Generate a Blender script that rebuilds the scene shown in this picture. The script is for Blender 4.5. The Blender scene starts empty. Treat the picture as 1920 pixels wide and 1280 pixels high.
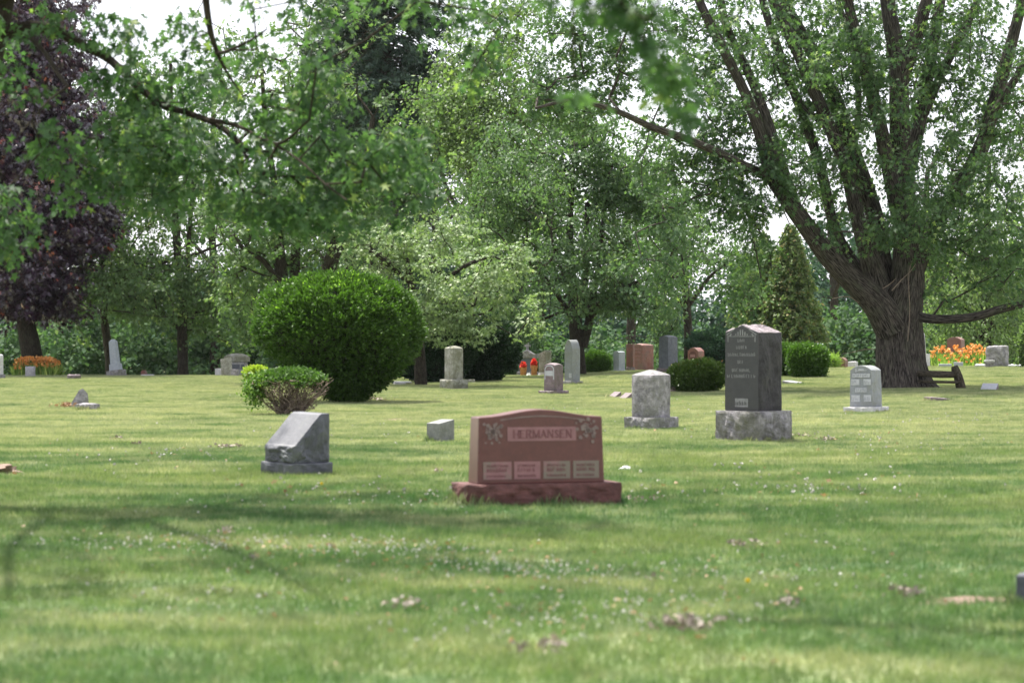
import bpy, bmesh, math, random
import numpy as np
from mathutils import Vector, noise as mnoise
R = math.radians
FPX, CZ, HOR = 4533.0, 1.3, 640.0        # focal length in pixels of the 1920 px frame, eye height, horizon row
scn = bpy.context.scene
col = scn.collection
# ------------------------------------------------------------------ camera
cam = bpy.data.cameras.new('camera'); co = bpy.data.objects.new('camera', cam); col.objects.link(co)
co.location = (0, 0, CZ); co.rotation_euler = (R(90), 0, 0)
cam.lens = 85; cam.sensor_width = 36; cam.clip_start = .1; cam.clip_end = 5000
cam.dof.use_dof = True; cam.dof.focus_distance = 58; cam.dof.aperture_fstop = 3.2; cam.dof.aperture_blades = 9
scn.camera = co
# ------------------------------------------------------------------ sky and sun
TS = Vector((-.26, .36, 1.0)).normalized()          # towards the sun: high, beyond the stones, a little to the left
w = bpy.data.worlds.new('World'); scn.world = w; w.use_nodes = True
nt = w.node_tree; N = nt.nodes; bgn = N['Background']
sky = N.new('ShaderNodeTexSky'); sky.sky_type = 'NISHITA'; sky.sun_disc = False
sky.sun_elevation = math.asin(TS.z); sky.sun_rotation = math.atan2(TS.x, TS.y)
sky.dust_density = 3.0; sky.air_density = 1.2
tc = N.new('ShaderNodeTexCoord'); nz = N.new('ShaderNodeTexNoise'); nz.inputs['Scale'].default_value = 2.2; nz.inputs['Detail'].default_value = 5
rp = N.new('ShaderNodeValToRGB'); rp.color_ramp.elements[0].position = .3; rp.color_ramp.elements[0].color = (.72,)*3+(1,); rp.color_ramp.elements[1].position = .62; rp.color_ramp.elements[1].color = (.97,)*3+(1,)
mx = N.new('ShaderNodeMix'); mx.data_type = 'RGBA'; mx.inputs[7].default_value = (5.6, 5.65, 6.1, 1)
nt.links.new(tc.outputs['Generated'], nz.inputs['Vector']); nt.links.new(nz.outputs['Fac'], rp.inputs['Fac'])
nt.links.new(rp.outputs['Color'], mx.inputs[0]); nt.links.new(sky.outputs[0], mx.inputs[6]); nt.links.new(mx.outputs[2], bgn.inputs['Color'])
bgn.inputs['Strength'].default_value = .1
sun = bpy.data.lights.new('sun', 'SUN'); sun.energy = 4.9; sun.angle = R(.8); sun.color = (1, .95, .86)
so = bpy.data.objects.new('sun', sun); col.objects.link(so); so.rotation_euler = TS.to_track_quat('Z', 'Y').to_euler(); so.location = (0, 0, 60)
vs = scn.view_settings; vs.view_transform = 'Standard'; vs.look = 'None'; vs.gamma = 1; vs.exposure = 1.52
scn.cycles.max_bounces = 7; scn.cycles.transparent_max_bounces = 4; scn.cycles.diffuse_bounces = 4; scn.cycles.transmission_bounces = 5
scn.cycles.sample_clamp_indirect = 6

# ------------------------------------------------------------------ helpers
def sstep(a, b, x):
    t = np.clip((x-a)/(b-a), 0, 1); return t*t*(3-2*t)
def gz(x, y):
    """height of the lawn: level near the eye, a low swell about 88 m away, falling beyond it"""
    x = np.asarray(x, float); y = np.asarray(y, float)
    zc = np.interp(x, [-19, 1.5, 4.0, 11.5, 18.5], [.02, .02, .18, .32, .37])
    z = zc*sstep(45, 88, y) - 1.7*sstep(88, 130, y)
    return z + .012*np.sin(x*.9+1.3*np.sin(y*.35))*np.sin(y*.6) + .01*np.sin(x*2.3+y*1.1)
def P(px, py, Y): return np.array([(px-960)/FPX*Y, Y, CZ+(HOR-py)/FPX*Y])
def at(px, py):
    """ground point seen at a pixel of the photograph"""
    for Y in np.arange(7, 92, .05):
        p = P(px, py, Y)
        if p[2] <= gz(p[0], p[1]): break
    return float(p[0]), float(p[1]), float(gz(p[0], p[1]))
def tag(o, label=None, cat=None, group=None, kind=None):
    for k, v in (('label', label), ('category', cat), ('group', group), ('kind', kind)):
        if v: o[k] = v
    return o
def link(name, me, m=None, parent=None):
    o = bpy.data.objects.new(name, me); col.objects.link(o)
    if m and me: me.materials.append(m)
    if parent: o.parent = parent
    return o
def empty(name, loc, rz=0, label=None, cat=None, group=None, tilt=(0, 0)):
    o = bpy.data.objects.new(name, None); col.objects.link(o); o.empty_display_size = .2
    o.location = loc; o.rotation_euler = (tilt[0], tilt[1], rz); return tag(o, label, cat, group)
def mesh_k(name, V, k, tint=None, smooth=False):
    """mesh whose polygons are consecutive runs of k vertices"""
    V = np.asarray(V, np.float32).reshape(-1, 3); n = len(V); f = n//k
    me = bpy.data.meshes.new(name); me.vertices.add(n); me.vertices.foreach_set('co', V.ravel())
    me.loops.add(n); me.loops.foreach_set('vertex_index', np.arange(n, dtype=np.int32))
    me.polygons.add(f); me.polygons.foreach_set('loop_start', np.arange(f, dtype=np.int32)*k)
    if tint is not None:
        a = me.attributes.new('tint', 'FLOAT', 'POINT'); a.data.foreach_set('value', np.repeat(tint, k).astype(np.float32))
    me.update(calc_edges=True)
    if smooth: me.polygons.foreach_set('use_smooth', np.ones(f, bool))
    return me
def mesh_q(name, V, F, uv=None, smooth=True):
    """quad mesh from an index array"""
    V = np.asarray(V, np.float32); F = np.asarray(F, np.int32)
    me = bpy.data.meshes.new(name); me.vertices.add(len(V)); me.vertices.foreach_set('co', V.ravel())
    me.loops.add(F.size); me.loops.foreach_set('vertex_index', F.ravel())
    me.polygons.add(len(F)); me.polygons.foreach_set('loop_start', np.arange(len(F), dtype=np.int32)*F.shape[1])
    if uv is not None:
        l = me.uv_layers.new(name='uv'); l.data.foreach_set('uv', np.asarray(uv, np.float32).ravel())
    me.update(calc_edges=True)
    if smooth: me.polygons.foreach_set('use_smooth', np.ones(len(F), bool))
    return me
def unit(a): return a/np.maximum(np.linalg.norm(a, axis=-1, keepdims=True), 1e-9)

class Wood:
    def __init__(s): s.V = []; s.F = []; s.U = []; s.n = 0
    def tube(s, pts, rad, n=8, rough=0, rng=None, sub=1, flare=None):
        pts = np.asarray(pts, float); rad = np.asarray(rad, float)
        if sub > 1:                                     # Catmull-Rom refinement
            q = np.vstack([2*pts[0]-pts[1], pts, 2*pts[-1]-pts[-2]]); o = []; r = []
            for i in range(len(pts)-1):
                for t in np.arange(sub)/sub:
                    a, b, c, d = q[i:i+4]
                    o.append(.5*((2*b)+(c-a)*t+(2*a-5*b+4*c-d)*t*t+(3*b-a-3*c+d)*t**3)); r.append(rad[i]*(1-t)+rad[i+1]*t)
            pts = np.array(o+[pts[-1]]); rad = np.array(r+[rad[-1]])
        m = len(pts); T = unit(np.gradient(pts, axis=0)); ref = np.array([0, 1., 0]) if abs(T[0][2]) > .5 else np.array([0, 0, 1.])
        A = unit(np.cross(T, ref)); B = np.cross(A, T); L = np.concatenate([[0], np.cumsum(np.linalg.norm(np.diff(pts, axis=0), axis=1))])
        th = np.arange(n)/n*2*math.pi
        rr = rad[:, None]*np.ones((1, n))
        if rough:
            ph = rng.rand(6)*6
            for q, (k, kl, am) in enumerate([(2, .7, 1), (3, 1.3, .8), (5, 1.1, .6), (9, 2.3, .5), (15, 3.1, .45), (22, 2.1, .35)]):
                if k*2 > n: break
                rr = rr*(1+rough*am*np.sin(k*th[None]+ph[q]+kl*L[:, None]+.6*np.sin(L[:, None]*2.3+ph[q])))
        if flare is not None:
            rr = rr*(1+flare[0]*np.exp(-L[:, None]/flare[1])*(.55+.45*np.cos(5*th[None]+.7)+.25*np.cos(3*th[None]+2)))
        V = pts[:, None]+A[:, None]*(np.cos(th)[None, :, None]*rr[..., None])+B[:, None]*(np.sin(th)[None, :, None]*rr[..., None])
        i = np.arange(m-1)[:, None]; j = np.arange(n)[None]; j2 = (j+1) % n
        F = np.stack([i*n+j, i*n+j2, (i+1)*n+j2, (i+1)*n+j], -1).reshape(-1, 4)
        cu = max(rad[0], .02)*2*math.pi
        U = np.stack(np.broadcast_arrays(np.stack([j/n*cu, (j+1)/n*cu, (j+1)/n*cu, j/n*cu], -1)+0*i[..., None], np.stack([L[i], L[i], L[i+1], L[i+1]], -1)+0*j[..., None]), -1).reshape(-1, 4, 2)
        s.V.append(V.reshape(-1, 3)); s.F.append(F+s.n); s.U.append(U.reshape(-1, 2)); s.n += m*n
    def prisms(s, a, b, ra, rb, n=4):
        if not len(a): return
        T = unit(b-a); ref = np.where(np.abs(T[:, 2:3]) > .8, np.array([[0, 1., 0]]), np.array([[0, 0, 1.]])); A = unit(np.cross(T, ref)); B = np.cross(A, T)
        th = np.arange(n)/n*2*math.pi; c = np.cos(th)[None, :, None]; d = np.sin(th)[None, :, None]
        q = A[:, None]*c+B[:, None]*d
        V = np.concatenate([a[:, None]+q*ra[:, None, None], b[:, None]+q*rb[:, None, None]], 1)
        j = np.arange(n); f = np.stack([j, (j+1) % n, n+(j+1) % n, n+j], -1)
        F = (f[None]+(np.arange(len(a))*2*n)[:, None, None]).reshape(-1, 4)
        U = np.zeros((len(F)*4, 2)); U[:, 1] = V.reshape(-1, 3)[F.ravel()][:, 2]; U[:, 0] = (F.ravel() % n)*.02
        s.V.append(V.reshape(-1, 3)); s.F.append(F+s.n); s.U.append(U); s.n += len(a)*2*n
    def build(s, name, m, parent, org):
        me = mesh_q(name, np.vstack(s.V)-np.asarray(org), np.vstack(s.F), np.vstack(s.U)); return link(name, me, m, parent)

# leaf outlines (x across, y towards the tip)
MAPLE = np.array([(0, -.35), (.40, -.34), (.15, -.04), (.56, .30), (.13, .22), (0, .72), (-.13, .22), (-.56, .30), (-.15, -.04), (-.40, -.34)])
OVAL = np.array([(0, -.5), (.3, -.1), (.22, .25), (0, .5), (-.22, .25), (-.3, -.1)])
DIA = np.array([(0, -.5), (.27, 0), (0, .5), (-.27, 0)])
FAT = np.array([(0, -.5), (.42, -.05), (0, .5), (-.42, -.05)])
NEEDLE = np.array([(-.07, -.5), (.07, -.5), (0, .5)])
def leaves(name, pos, tip, nor, size, shape, tint, m, parent, org, fold=.0):
    tip = unit(tip); nor = unit(nor-tip*np.sum(nor*tip, -1, keepdims=True)); sd = np.cross(tip, nor)
    k = len(shape); sx = shape[:, 0][None, :, None]; sy = shape[:, 1][None, :, None]
    V = pos[:, None]+size[:, None, None]*(sd[:, None]*sx+tip[:, None]*sy+nor[:, None]*(-fold*np.abs(sx)-fold*.6*np.maximum(sy, 0)**2))-np.asarray(org)
    return link(name, mesh_k(name, V, k, tint), m, parent)
def sprout(rng, at_, n, spread, droop=.5, flat=.55, up=.7):
    """leaves round each shoot tip"""
    c = np.repeat(at_, n, 0); k = len(c)
    ax = rng.normal(size=(len(at_), 3))*[1, 1, .35]; ax[:, 2] -= droop*.75; ax = np.repeat(unit(ax), n, 0)
    o = ax*(rng.rand(k, 1)*2.6-1.0)+rng.normal(size=(k, 3))*[.42, .42, flat*.5]; pos = c+o*spread
    tip = unit(o*[1, 1, .4])+ax*.4+rng.normal(size=(k, 3))*.35; tip[:, 2] -= droop*(.5+rng.rand(k))
    nor = rng.normal(size=(k, 3))*.55; nor[:, 2] += up
    return pos, tip, nor
def blob(rng, Y, px, py, rx, ry, dy, rd, n, shell=.45):
    """n points in an ellipsoid given by its place and size in the frame at the distance Y+dy"""
    Yc = Y+dy; c = P(px, py, Yc); s = FPX/Yc
    d = rng.normal(size=(n, 3))*.56; r = np.linalg.norm(d, axis=1, keepdims=True); d = d*np.minimum(1, 1.3/r)
    return c+d*np.array([rx/s, rd, ry/s])
def grow(wood, rng, nodes, nrad, tgt, rtip=.006, wig=.12, sag=.0, step=.6, maxr=None, n=4, pw=.48):
    """joins every target to the nearest wood, nearest first, as a branching twig tree"""
    nodes = [np.asarray(q) for q in nodes]; base = len(nodes); cap = list(nrad)
    tgt = np.asarray(tgt); A = np.array(nodes)
    d0 = np.array([np.min(np.sum((A-t)**2, 1)) for t in tgt]); order = np.argsort(d0)
    buf = np.zeros((base+len(tgt)*12, 3)); buf[:base] = A; cnt = base; par = [-1]*base; tips = []
    zb = A[:, 2].min()
    for i in order:
        t = tgt[i]; q = buf[:cnt]; v = q-t; dist = np.sqrt(np.sum(v*v, 1))+.35*np.maximum(v[:, 2], 0)
        j = int(np.argmin(dist)); a = buf[j]; L = np.linalg.norm(t-a); k = max(1, min(9, int(L/step)))
        pj = j; w_ = rng.normal(size=3)*wig*L
        for u in range(1, k+1):
            f = u/k; p = a+(t-a)*f+w_*math.sin(f*math.pi)+np.array([0, 0, sag*L*math.sin(f*math.pi)])
            buf[cnt] = p; par.append(pj); pj = cnt; cnt += 1
        tips.append(pj)
    load = np.zeros(cnt); load[tips] += 1
    for c in range(cnt-1, base-1, -1): load[par[c]] += load[c]
    r = rtip*np.maximum(load, 1)**pw
    c = np.arange(base, cnt); pr = np.array(par)[c]; ra = r[pr].copy(); lim = pr < base
    capA = np.array(cap); ra[lim] = np.minimum(r[c][lim]*1.25, np.maximum(capA[pr[lim]]*.9, rtip))
    wood.prisms(buf[pr], buf[c], np.minimum(ra, r[c]*1.6), r[c], n)
def sample(pts, rad, ds=.35):
    pts = np.asarray(pts, float); o = []; r = []
    for i in range(len(pts)-1):
        k = max(1, int(np.linalg.norm(pts[i+1]-pts[i])/ds))
        for u in range(k): o.append(pts[i]+(pts[i+1]-pts[i])*u/k); r.append(rad[i]+(rad[i+1]-rad[i])*u/k)
    o.append(pts[-1]); r.append(rad[-1]); return o, r
def lumpy(rng, p, sc, thr):
    """keep points where a smooth 3-D wave field is high: gives gaps between masses of leaves"""
    k = rng.normal(size=(5, 3))*sc; ph = rng.rand(5)*6.3
    v = np.sum(np.sin(p@k.T+ph), 1)/5; return p[v > thr]

# ------------------------------------------------------------------ materials
def mat(name):
    m = bpy.data.materials.new(name); m.use_nodes = True; return m, m.node_tree, m.node_tree.nodes['Principled BSDF']
def ramp(nt, fac, stops):
    r = nt.nodes.new('ShaderNodeValToRGB'); e = r.color_ramp.elements
    while len(e) < len(stops): e.new(.5)
    for q, (p, c) in zip(e, stops): q.position = p; q.color = (*c, 1) if len(c) == 3 else c
    nt.links.new(fac, r.inputs['Fac']); return r.outputs['Color']
def noise(nt, vec, scale, detail=4, rough=.6, dist=0):
    n = nt.nodes.new('ShaderNodeTexNoise'); n.inputs['Scale'].default_value = scale; n.inputs['Detail'].default_value = detail
    n.inputs['Roughness'].default_value = rough; n.inputs['Distortion'].default_value = dist
    if vec is not None: nt.links.new(vec, n.inputs['Vector'])
    return n.outputs['Fac']
def mapping(nt, src, sc=(1, 1, 1)):
    m = nt.nodes.new('ShaderNodeMapping'); m.inputs['Scale'].default_value = sc; nt.links.new(src, m.inputs['Vector']); return m.outputs['Vector']
def mixc(nt, fac, a, b, mode='MIX'):
    m = nt.nodes.new('ShaderNodeMix'); m.data_type = 'RGBA'; m.blend_type = mode
    for s, v in ((m.inputs[0], fac), (m.inputs[6], a), (m.inputs[7], b)):
        if isinstance(v, (int, float)): s.default_value = v
        elif isinstance(v, tuple): s.default_value = (*v, 1)
        else: nt.links.new(v, s)
    return m.outputs[2]
def bump(nt, b, h, dist, st=1):
    n = nt.nodes.new('ShaderNodeBump'); n.inputs['Distance'].default_value = dist; n.inputs['Strength'].default_value = st
    nt.links.new(h, n.inputs['Height']); nt.links.new(n.outputs[0], b.inputs['Normal'])
def leaf_mat(name, c1, c2, trans=.38, tcol=None, rough=.55, c3=None, p3=.93, spec=.22):
    m, nt, b = mat(name); a = nt.nodes.new('ShaderNodeAttribute'); a.attribute_name = 'tint'
    st = [(0, c1), (.85, c2)] + ([(p3, c3)] if c3 else [])
    c = ramp(nt, a.outputs['Fac'], st)
    nt.links.new(c, b.inputs['Base Color']); b.inputs['Roughness'].default_value = rough; b.inputs['Specular IOR Level'].default_value = spec
    t = nt.nodes.new('ShaderNodeBsdfTranslucent'); nt.links.new(mixc(nt, 1.0, c, tcol or (1.35, 1.62, .72), 'MULTIPLY'), t.inputs['Color'])
    x = nt.nodes.new('ShaderNodeMixShader'); x.inputs[0].default_value = trans
    nt.links.new(b.outputs[0], x.inputs[1]); nt.links.new(t.outputs[0], x.inputs[2]); nt.links.new(x.outputs[0], nt.nodes['Material Output'].inputs['Surface'])
    return m
def bark_mat(name, c1, c2, sc=1.0, moss=None):
    m, nt, b = mat(name); tcn = nt.nodes.new('ShaderNodeTexCoord')
    v = mapping(nt, tcn.outputs['UV'], (9*sc, 1.3*sc, 1)); f = noise(nt, v, 3.0, 6, .65, .6)
    v2 = mapping(nt, tcn.outputs['UV'], (2, 1, 1)); g = noise(nt, v2, 2.0, 4)
    c = ramp(nt, f, [(.42, c1), (.60, c2)])
    c = mixc(nt, ramp(nt, g, [(.5, (0, 0, 0)), (.7, (.5, .5, .5))]), c, moss or (.07, .075, .05))
    nt.links.new(c, b.inputs['Base Color']); b.inputs['Roughness'].default_value = .95; b.inputs['Specular IOR Level'].default_value = .15
    bump(nt, b, f, .05, 1); return m
def stone_mat(name, c1, c2, c3=None, sc=1.0, rough=.75, bmp=.012, lich=(.42, .58), speck=True, lf=2.2):
    m, nt, b = mat(name); tcn = nt.nodes.new('ShaderNodeTexCoord'); v = tcn.outputs['Object']
    f = noise(nt, v, 9*sc, 6, .7); c = ramp(nt, f, [(.35, c1), (.65, c2)])
    if c3:
        g = noise(nt, v, lf*sc, 6, .72, .3); c = mixc(nt, ramp(nt, g, [(lich[0], (0, 0, 0)), (lich[1], (.85, .85, .85))]), c, c3)
    if speck:
        h = noise(nt, v, 90*sc, 2, .5); c = mixc(nt, .35, c, ramp(nt, h, [(.35, (.25, .25, .25)), (.65, (1.0, 1.0, 1.0))]), 'MULTIPLY')
    nt.links.new(c, b.inputs['Base Color']); b.inputs['Roughness'].default_value = rough
    hh = noise(nt, v, 26*sc, 6, .75); bump(nt, b, hh, bmp, .9); return m
def plain(name, c, rough=.7, var=.25, sc=14):
    m, nt, b = mat(name); tcn = nt.nodes.new('ShaderNodeTexCoord'); f = noise(nt, tcn.outputs['Object'], sc, 4)
    nt.links.new(ramp(nt, f, [(.3, tuple(x*(1-var) for x in c)), (.7, tuple(min(1, x*(1+var)) for x in c))]), b.inputs['Base Color']); b.inputs['Roughness'].default_value = rough; return m
M = {}
M['maple'] = leaf_mat('maple_leaves', (.030, .064, .034), (.092, .152, .068), c3=(.21, .28, .10), trans=.38)
M['near'] = leaf_mat('near_maple_leaves', (.030, .068, .036), (.086, .148, .066), c3=(.22, .28, .09), trans=.42)
M['linden'] = leaf_mat('linden_leaves', (.040, .076, .040), (.102, .160, .076), c3=(.20, .26, .12), trans=.38)
M['pale'] = leaf_mat('pale_tree_leaves', (.058, .095, .044), (.14, .195, .085), c3=(.22, .28, .11), trans=.45)
M['varieg'] = leaf_mat('variegated_leaves', (.09, .145, .065), (.24, .31, .16), c3=(.50, .53, .38), p3=.94, trans=.25)
M['purple'] = leaf_mat('purple_leaves', (.014, .006, .017), (.040, .018, .042), c3=(.28, .07, .04), p3=.985, tcol=(1.6, .7, .6), trans=.18, rough=.3, spec=1.0)
M['left'] = leaf_mat('left_tree_leaves', (.038, .076, .034), (.112, .170, .070), c3=(.24, .30, .11), trans=.38)
M['yew'] = leaf_mat('yew_needles', (.012, .032, .007), (.075, .15, .024), c3=(.20, .33, .05), p3=.86, trans=.28, rough=.5)
M['hedge'] = leaf_mat('hedge_needles', (.024, .06, .012), (.08, .155, .028), c3=(.16, .25, .05), trans=.25)
M['brownyew'] = leaf_mat('browned_yew_needles', (.02, .045, .010), (.06, .10, .018), c3=(.17, .09, .03), p3=.96, trans=.2)
M['darkyew'] = leaf_mat('dark_evergreen_needles', (.008, .022, .010), (.022, .05, .02), c3=(.04, .08, .03), trans=.12)
M['spruce'] = leaf_mat('spruce_needles', (.02, .04, .028), (.045, .075, .05), trans=.12)
M['arbor'] = leaf_mat('arborvitae_sprays', (.06, .10, .035), (.13, .175, .065), c3=(.20, .17, .08), p3=.95, trans=.3)
M['far'] = leaf_mat('far_wood_leaves', (.025, .06, .03), (.075, .125, .06), c3=(.13, .18, .09), trans=.3, spec=.12, rough=.7)
M['farblue'] = leaf_mat('far_haze_tinted_leaves', (.018, .042, .032), (.05, .09, .062), c3=(.09, .13, .09), trans=.25, spec=.1, rough=.7)  # blue cast of distant haze put into the leaf colour
M['lime'] = leaf_mat('lime_bush_leaves', (.14, .22, .03), (.30, .36, .05), c3=(.45, .48, .06), trans=.35)
M['lily'] = leaf_mat('lily_foliage', (.10, .19, .04), (.24, .33, .08), c3=(.34, .40, .12), trans=.4)
M['orange'] = leaf_mat('lily_petals', (.60, .24, .06), (.75, .38, .12), c3=(.80, .52, .24), trans=.25, tcol=(1.1, 1, .8))
M['deadtwig'] = plain('dead_twigs', (.17, .13, .10), .9)
M['deadleaf'] = leaf_mat('dead_leaves', (.12, .10, .085), (.26, .22, .19), c3=(.40, .33, .27), trans=.15, tcol=(1, .9, .7))
M['orangeleaf'] = leaf_mat('fallen_orange_leaves', (.20, .11, .06), (.36, .24, .14), trans=.2, tcol=(1, .8, .6))
M['bark'] = bark_mat('silver_maple_bark', (.014, .012, .011), (.105, .090, .080))
M['bark2'] = bark_mat('grey_brown_bark', (.016, .013, .010), (.060, .050, .040), 1.5)
M['bark3'] = bark_mat('near_branch_bark', (.022, .017, .012), (.075, .058, .042), 2.5)
M['log'] = bark_mat('weathered_log', (.03, .026, .02), (.12, .10, .075), 2.0)
M['redgr'] = stone_mat('polished_red_granite', (.105, .033, .028), (.135, .043, .036), rough=.32, bmp=.0005, sc=1.4)
M['redrough'] = stone_mat('rough_red_granite', (.075, .028, .025), (.145, .055, .049), rough=.8, bmp=.012)
M['plate'] = stone_mat('frosted_pink_panel', (.23, .115, .12), (.28, .145, .15), rough=.9, bmp=.001, speck=False)
M['plategr'] = stone_mat('lichened_pink_panel', (.23, .115, .12), (.28, .145, .15), (.17, .155, .12), rough=.9, bmp=.001, lich=(.40, .54), sc=1.6, speck=False)
M['carve'] = stone_mat('frosted_carving', (.19, .125, .12), (.26, .20, .185), rough=.9, bmp=.003, sc=2)
M['redtext'] = plain('red_letters', (.15, .055, .06), .7)
M['darkpol'] = stone_mat('polished_dark_granite', (.024, .024, .029), (.038, .037, .042), (.042, .044, .032), rough=.45, bmp=.001, lich=(.5, .75), lf=1.2)
M['darkrough'] = stone_mat('rough_dark_granite', (.017, .016, .019), (.062, .056, .064), (.038, .038, .035), rough=.8, bmp=.03, lich=(.5, .7))
M['darktop'] = stone_mat('weathered_granite_top', (.20, .17, .18), (.34, .29, .31), rough=.8, bmp=.03)
M['grrough'] = stone_mat('rough_grey_granite', (.13, .125, .135), (.40, .38, .41), (.16, .165, .13), rough=.85, bmp=.03, lich=(.46, .62), lf=3)
M['grbase'] = stone_mat('grey_granite_base', (.10, .095, .10), (.36, .34, .36), (.14, .14, .11), rough=.85, bmp=.03, lich=(.45, .6), lf=3)
M['grey'] = stone_mat('grey_granite', (.22, .215, .225), (.34, .33, .35), (.17, .18, .15), rough=.75, bmp=.006, lich=(.5, .68), lf=3)
M['slant'] = stone_mat('blue_grey_granite', (.052, .056, .072), (.088, .093, .112), (.12, .135, .12), rough=.6, bmp=.004, lich=(.52, .7), lf=3)
M['slant2'] = stone_mat('grey_green_granite', (.13, .135, .13), (.21, .215, .21), (.12, .13, .11), rough=.7, bmp=.008, lich=(.48, .62), lf=3)
M['white'] = stone_mat('pale_granite', (.42, .42, .44), (.58, .57, .60), (.28, .29, .24), rough=.8, bmp=.008, lich=(.52, .7), lf=3)
M['moss'] = stone_mat('mossy_grey_stone', (.24, .24, .22), (.42, .41, .38), (.15, .15, .10), rough=.9, bmp=.02, lich=(.40, .56), lf=4)
M['blue'] = stone_mat('blue_grey_stone', (.26, .29, .32), (.34, .37, .41), rough=.6, bmp=.004)
M['bluef'] = stone_mat('blue_grey_smooth_face', (.20, .215, .245), (.245, .26, .29), (.2, .21, .2), rough=.65, bmp=.003, lf=3)
M['inset'] = stone_mat('frosted_pale_panel', (.38, .39, .43), (.45, .455, .50), rough=.9, bmp=.001)
M['purple_st'] = stone_mat('purple_grey_granite', (.13, .095, .11), (.25, .19, .21), (.13, .11, .10), rough=.7, bmp=.02)
M['brownred'] = stone_mat('brown_red_granite', (.15, .058, .046), (.24, .095, .075), (.13, .08, .065), rough=.6, bmp=.008)
M['darkmetal'] = stone_mat('dark_slate_stone', (.06, .068, .085), (.10, .11, .13), rough=.5, bmp=.006)
M['letter'] = plain('pale_letters', (.30, .30, .30), .9)
M['letterlow'] = plain('worn_letters', (.20, .20, .205), .9)
M['paper'] = plain('white_paper', (.8, .8, .8), .8, .05)
M['clover'] = plain('clover_heads', (.42, .41, .37), .9, .3, 40)
M['yellow'] = plain('yellow_petals', (.75, .60, .02), .7)
M['redfl'] = leaf_mat('red_petals', (.55, .03, .02), (.75, .07, .05), c3=(.8, .25, .12), trans=.2, tcol=(1.2, .8, .8))
M['vase'] = leaf_mat('rust_orange_wicker', (.40, .17, .05), (.55, .30, .12), trans=.0)
M['soil'] = plain('dry_soil', (.20, .14, .11), 1, .35, 30)
M['teal'] = plain('teal_tub', (.02, .10, .10), .6)

# grass: one colour field shared by the sheet and the blades, in world metres
def grass_mat(name, blades):
    m, nt, b = mat(name); g = nt.nodes.new('ShaderNodeNewGeometry').outputs['Position']
    big = noise(nt, mapping(nt, g, (.16, .30, 0)), 1, 4, .6, .4)
    mid = noise(nt, mapping(nt, g, (.7, 1.2, 0)), 1, 5, .65, .5)
    fine = noise(nt, mapping(nt, g, (5, 7, 0)), 1, 5, .7)
    sep = nt.nodes.new('ShaderNodeSeparateXYZ'); nt.links.new(g, sep.inputs[0])
    far = nt.nodes.new('ShaderNodeMapRange'); far.inputs[1].default_value = 22; far.inputs[2].default_value = 36; far.inputs[3].default_value = .0; far.inputs[4].default_value = .17; nt.links.new(sep.outputs['Y'], far.inputs[0])  # far lawn paler and yellower: its sunlit look put into the colour
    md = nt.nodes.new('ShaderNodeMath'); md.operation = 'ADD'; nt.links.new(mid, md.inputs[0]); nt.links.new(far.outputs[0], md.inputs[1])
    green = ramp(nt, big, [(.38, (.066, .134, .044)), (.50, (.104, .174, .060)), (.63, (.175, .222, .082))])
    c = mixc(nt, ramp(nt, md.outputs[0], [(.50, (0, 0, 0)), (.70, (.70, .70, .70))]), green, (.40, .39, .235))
    c = mixc(nt, ramp(nt, fine, [(.52, (0, 0, 0)), (.68, (.65, .65, .65))]), c, (.37, .35, .21))
    if blades:
        a = nt.nodes.new('ShaderNodeAttribute'); a.attribute_name = 'tint'
        c = mixc(nt, .9, c, ramp(nt, a.outputs['Fac'], [(0, (.42, .52, .42)), (.55, (1.02, 1.05, 1.0)), (.88, (1.25, 1.2, 1.2)), (1, (1.9, 1.6, 1.8))]), 'MULTIPLY')
        t = nt.nodes.new('ShaderNodeBsdfTranslucent'); nt.links.new(mixc(nt, 1.0, c, (1.1, 1.2, .8), 'MULTIPLY'), t.inputs['Color'])
        x = nt.nodes.new('ShaderNodeMixShader'); x.inputs[0].default_value = .3
        nt.links.new(b.outputs[0], x.inputs[1]); nt.links.new(t.outputs[0], x.inputs[2]); nt.links.new(x.outputs[0], nt.nodes['Material Output'].inputs['Surface'])
    else: bump(nt, b, fine, .03, .6)
    nt.links.new(c, b.inputs['Base Color']); b.inputs['Roughness'].default_value = .62; b.inputs['Specular IOR Level'].default_value = .35
    return m
M['sheet'] = grass_mat('lawn_sheet', False); M['blade'] = grass_mat('grass_blades', True)

# ------------------------------------------------------------------ ground
xs = np.concatenate([[-2500, -900, -300, -120, -60], np.arange(-34, 34.1, .5), [60, 120, 300, 900, 2500]])
ys = np.concatenate([[-600, -150, -40, -10], np.arange(0, 140, .6), [150, 170, 200, 260, 400, 800, 1600, 3500]])
X, Yg = np.meshgrid(xs, ys); Z = gz(X, Yg); nx = len(xs)
i, j = np.meshgrid(np.arange(len(ys)-1), np.arange(nx-1), indexing='ij'); q = i*nx+j
tag(link('lawn', mesh_q('lawn', np.stack([X, Yg, Z], -1).reshape(-1, 3), np.stack([q, q+1, q+nx+1, q+nx], -1).reshape(-1, 4)), M['sheet']), kind='structure')
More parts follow.
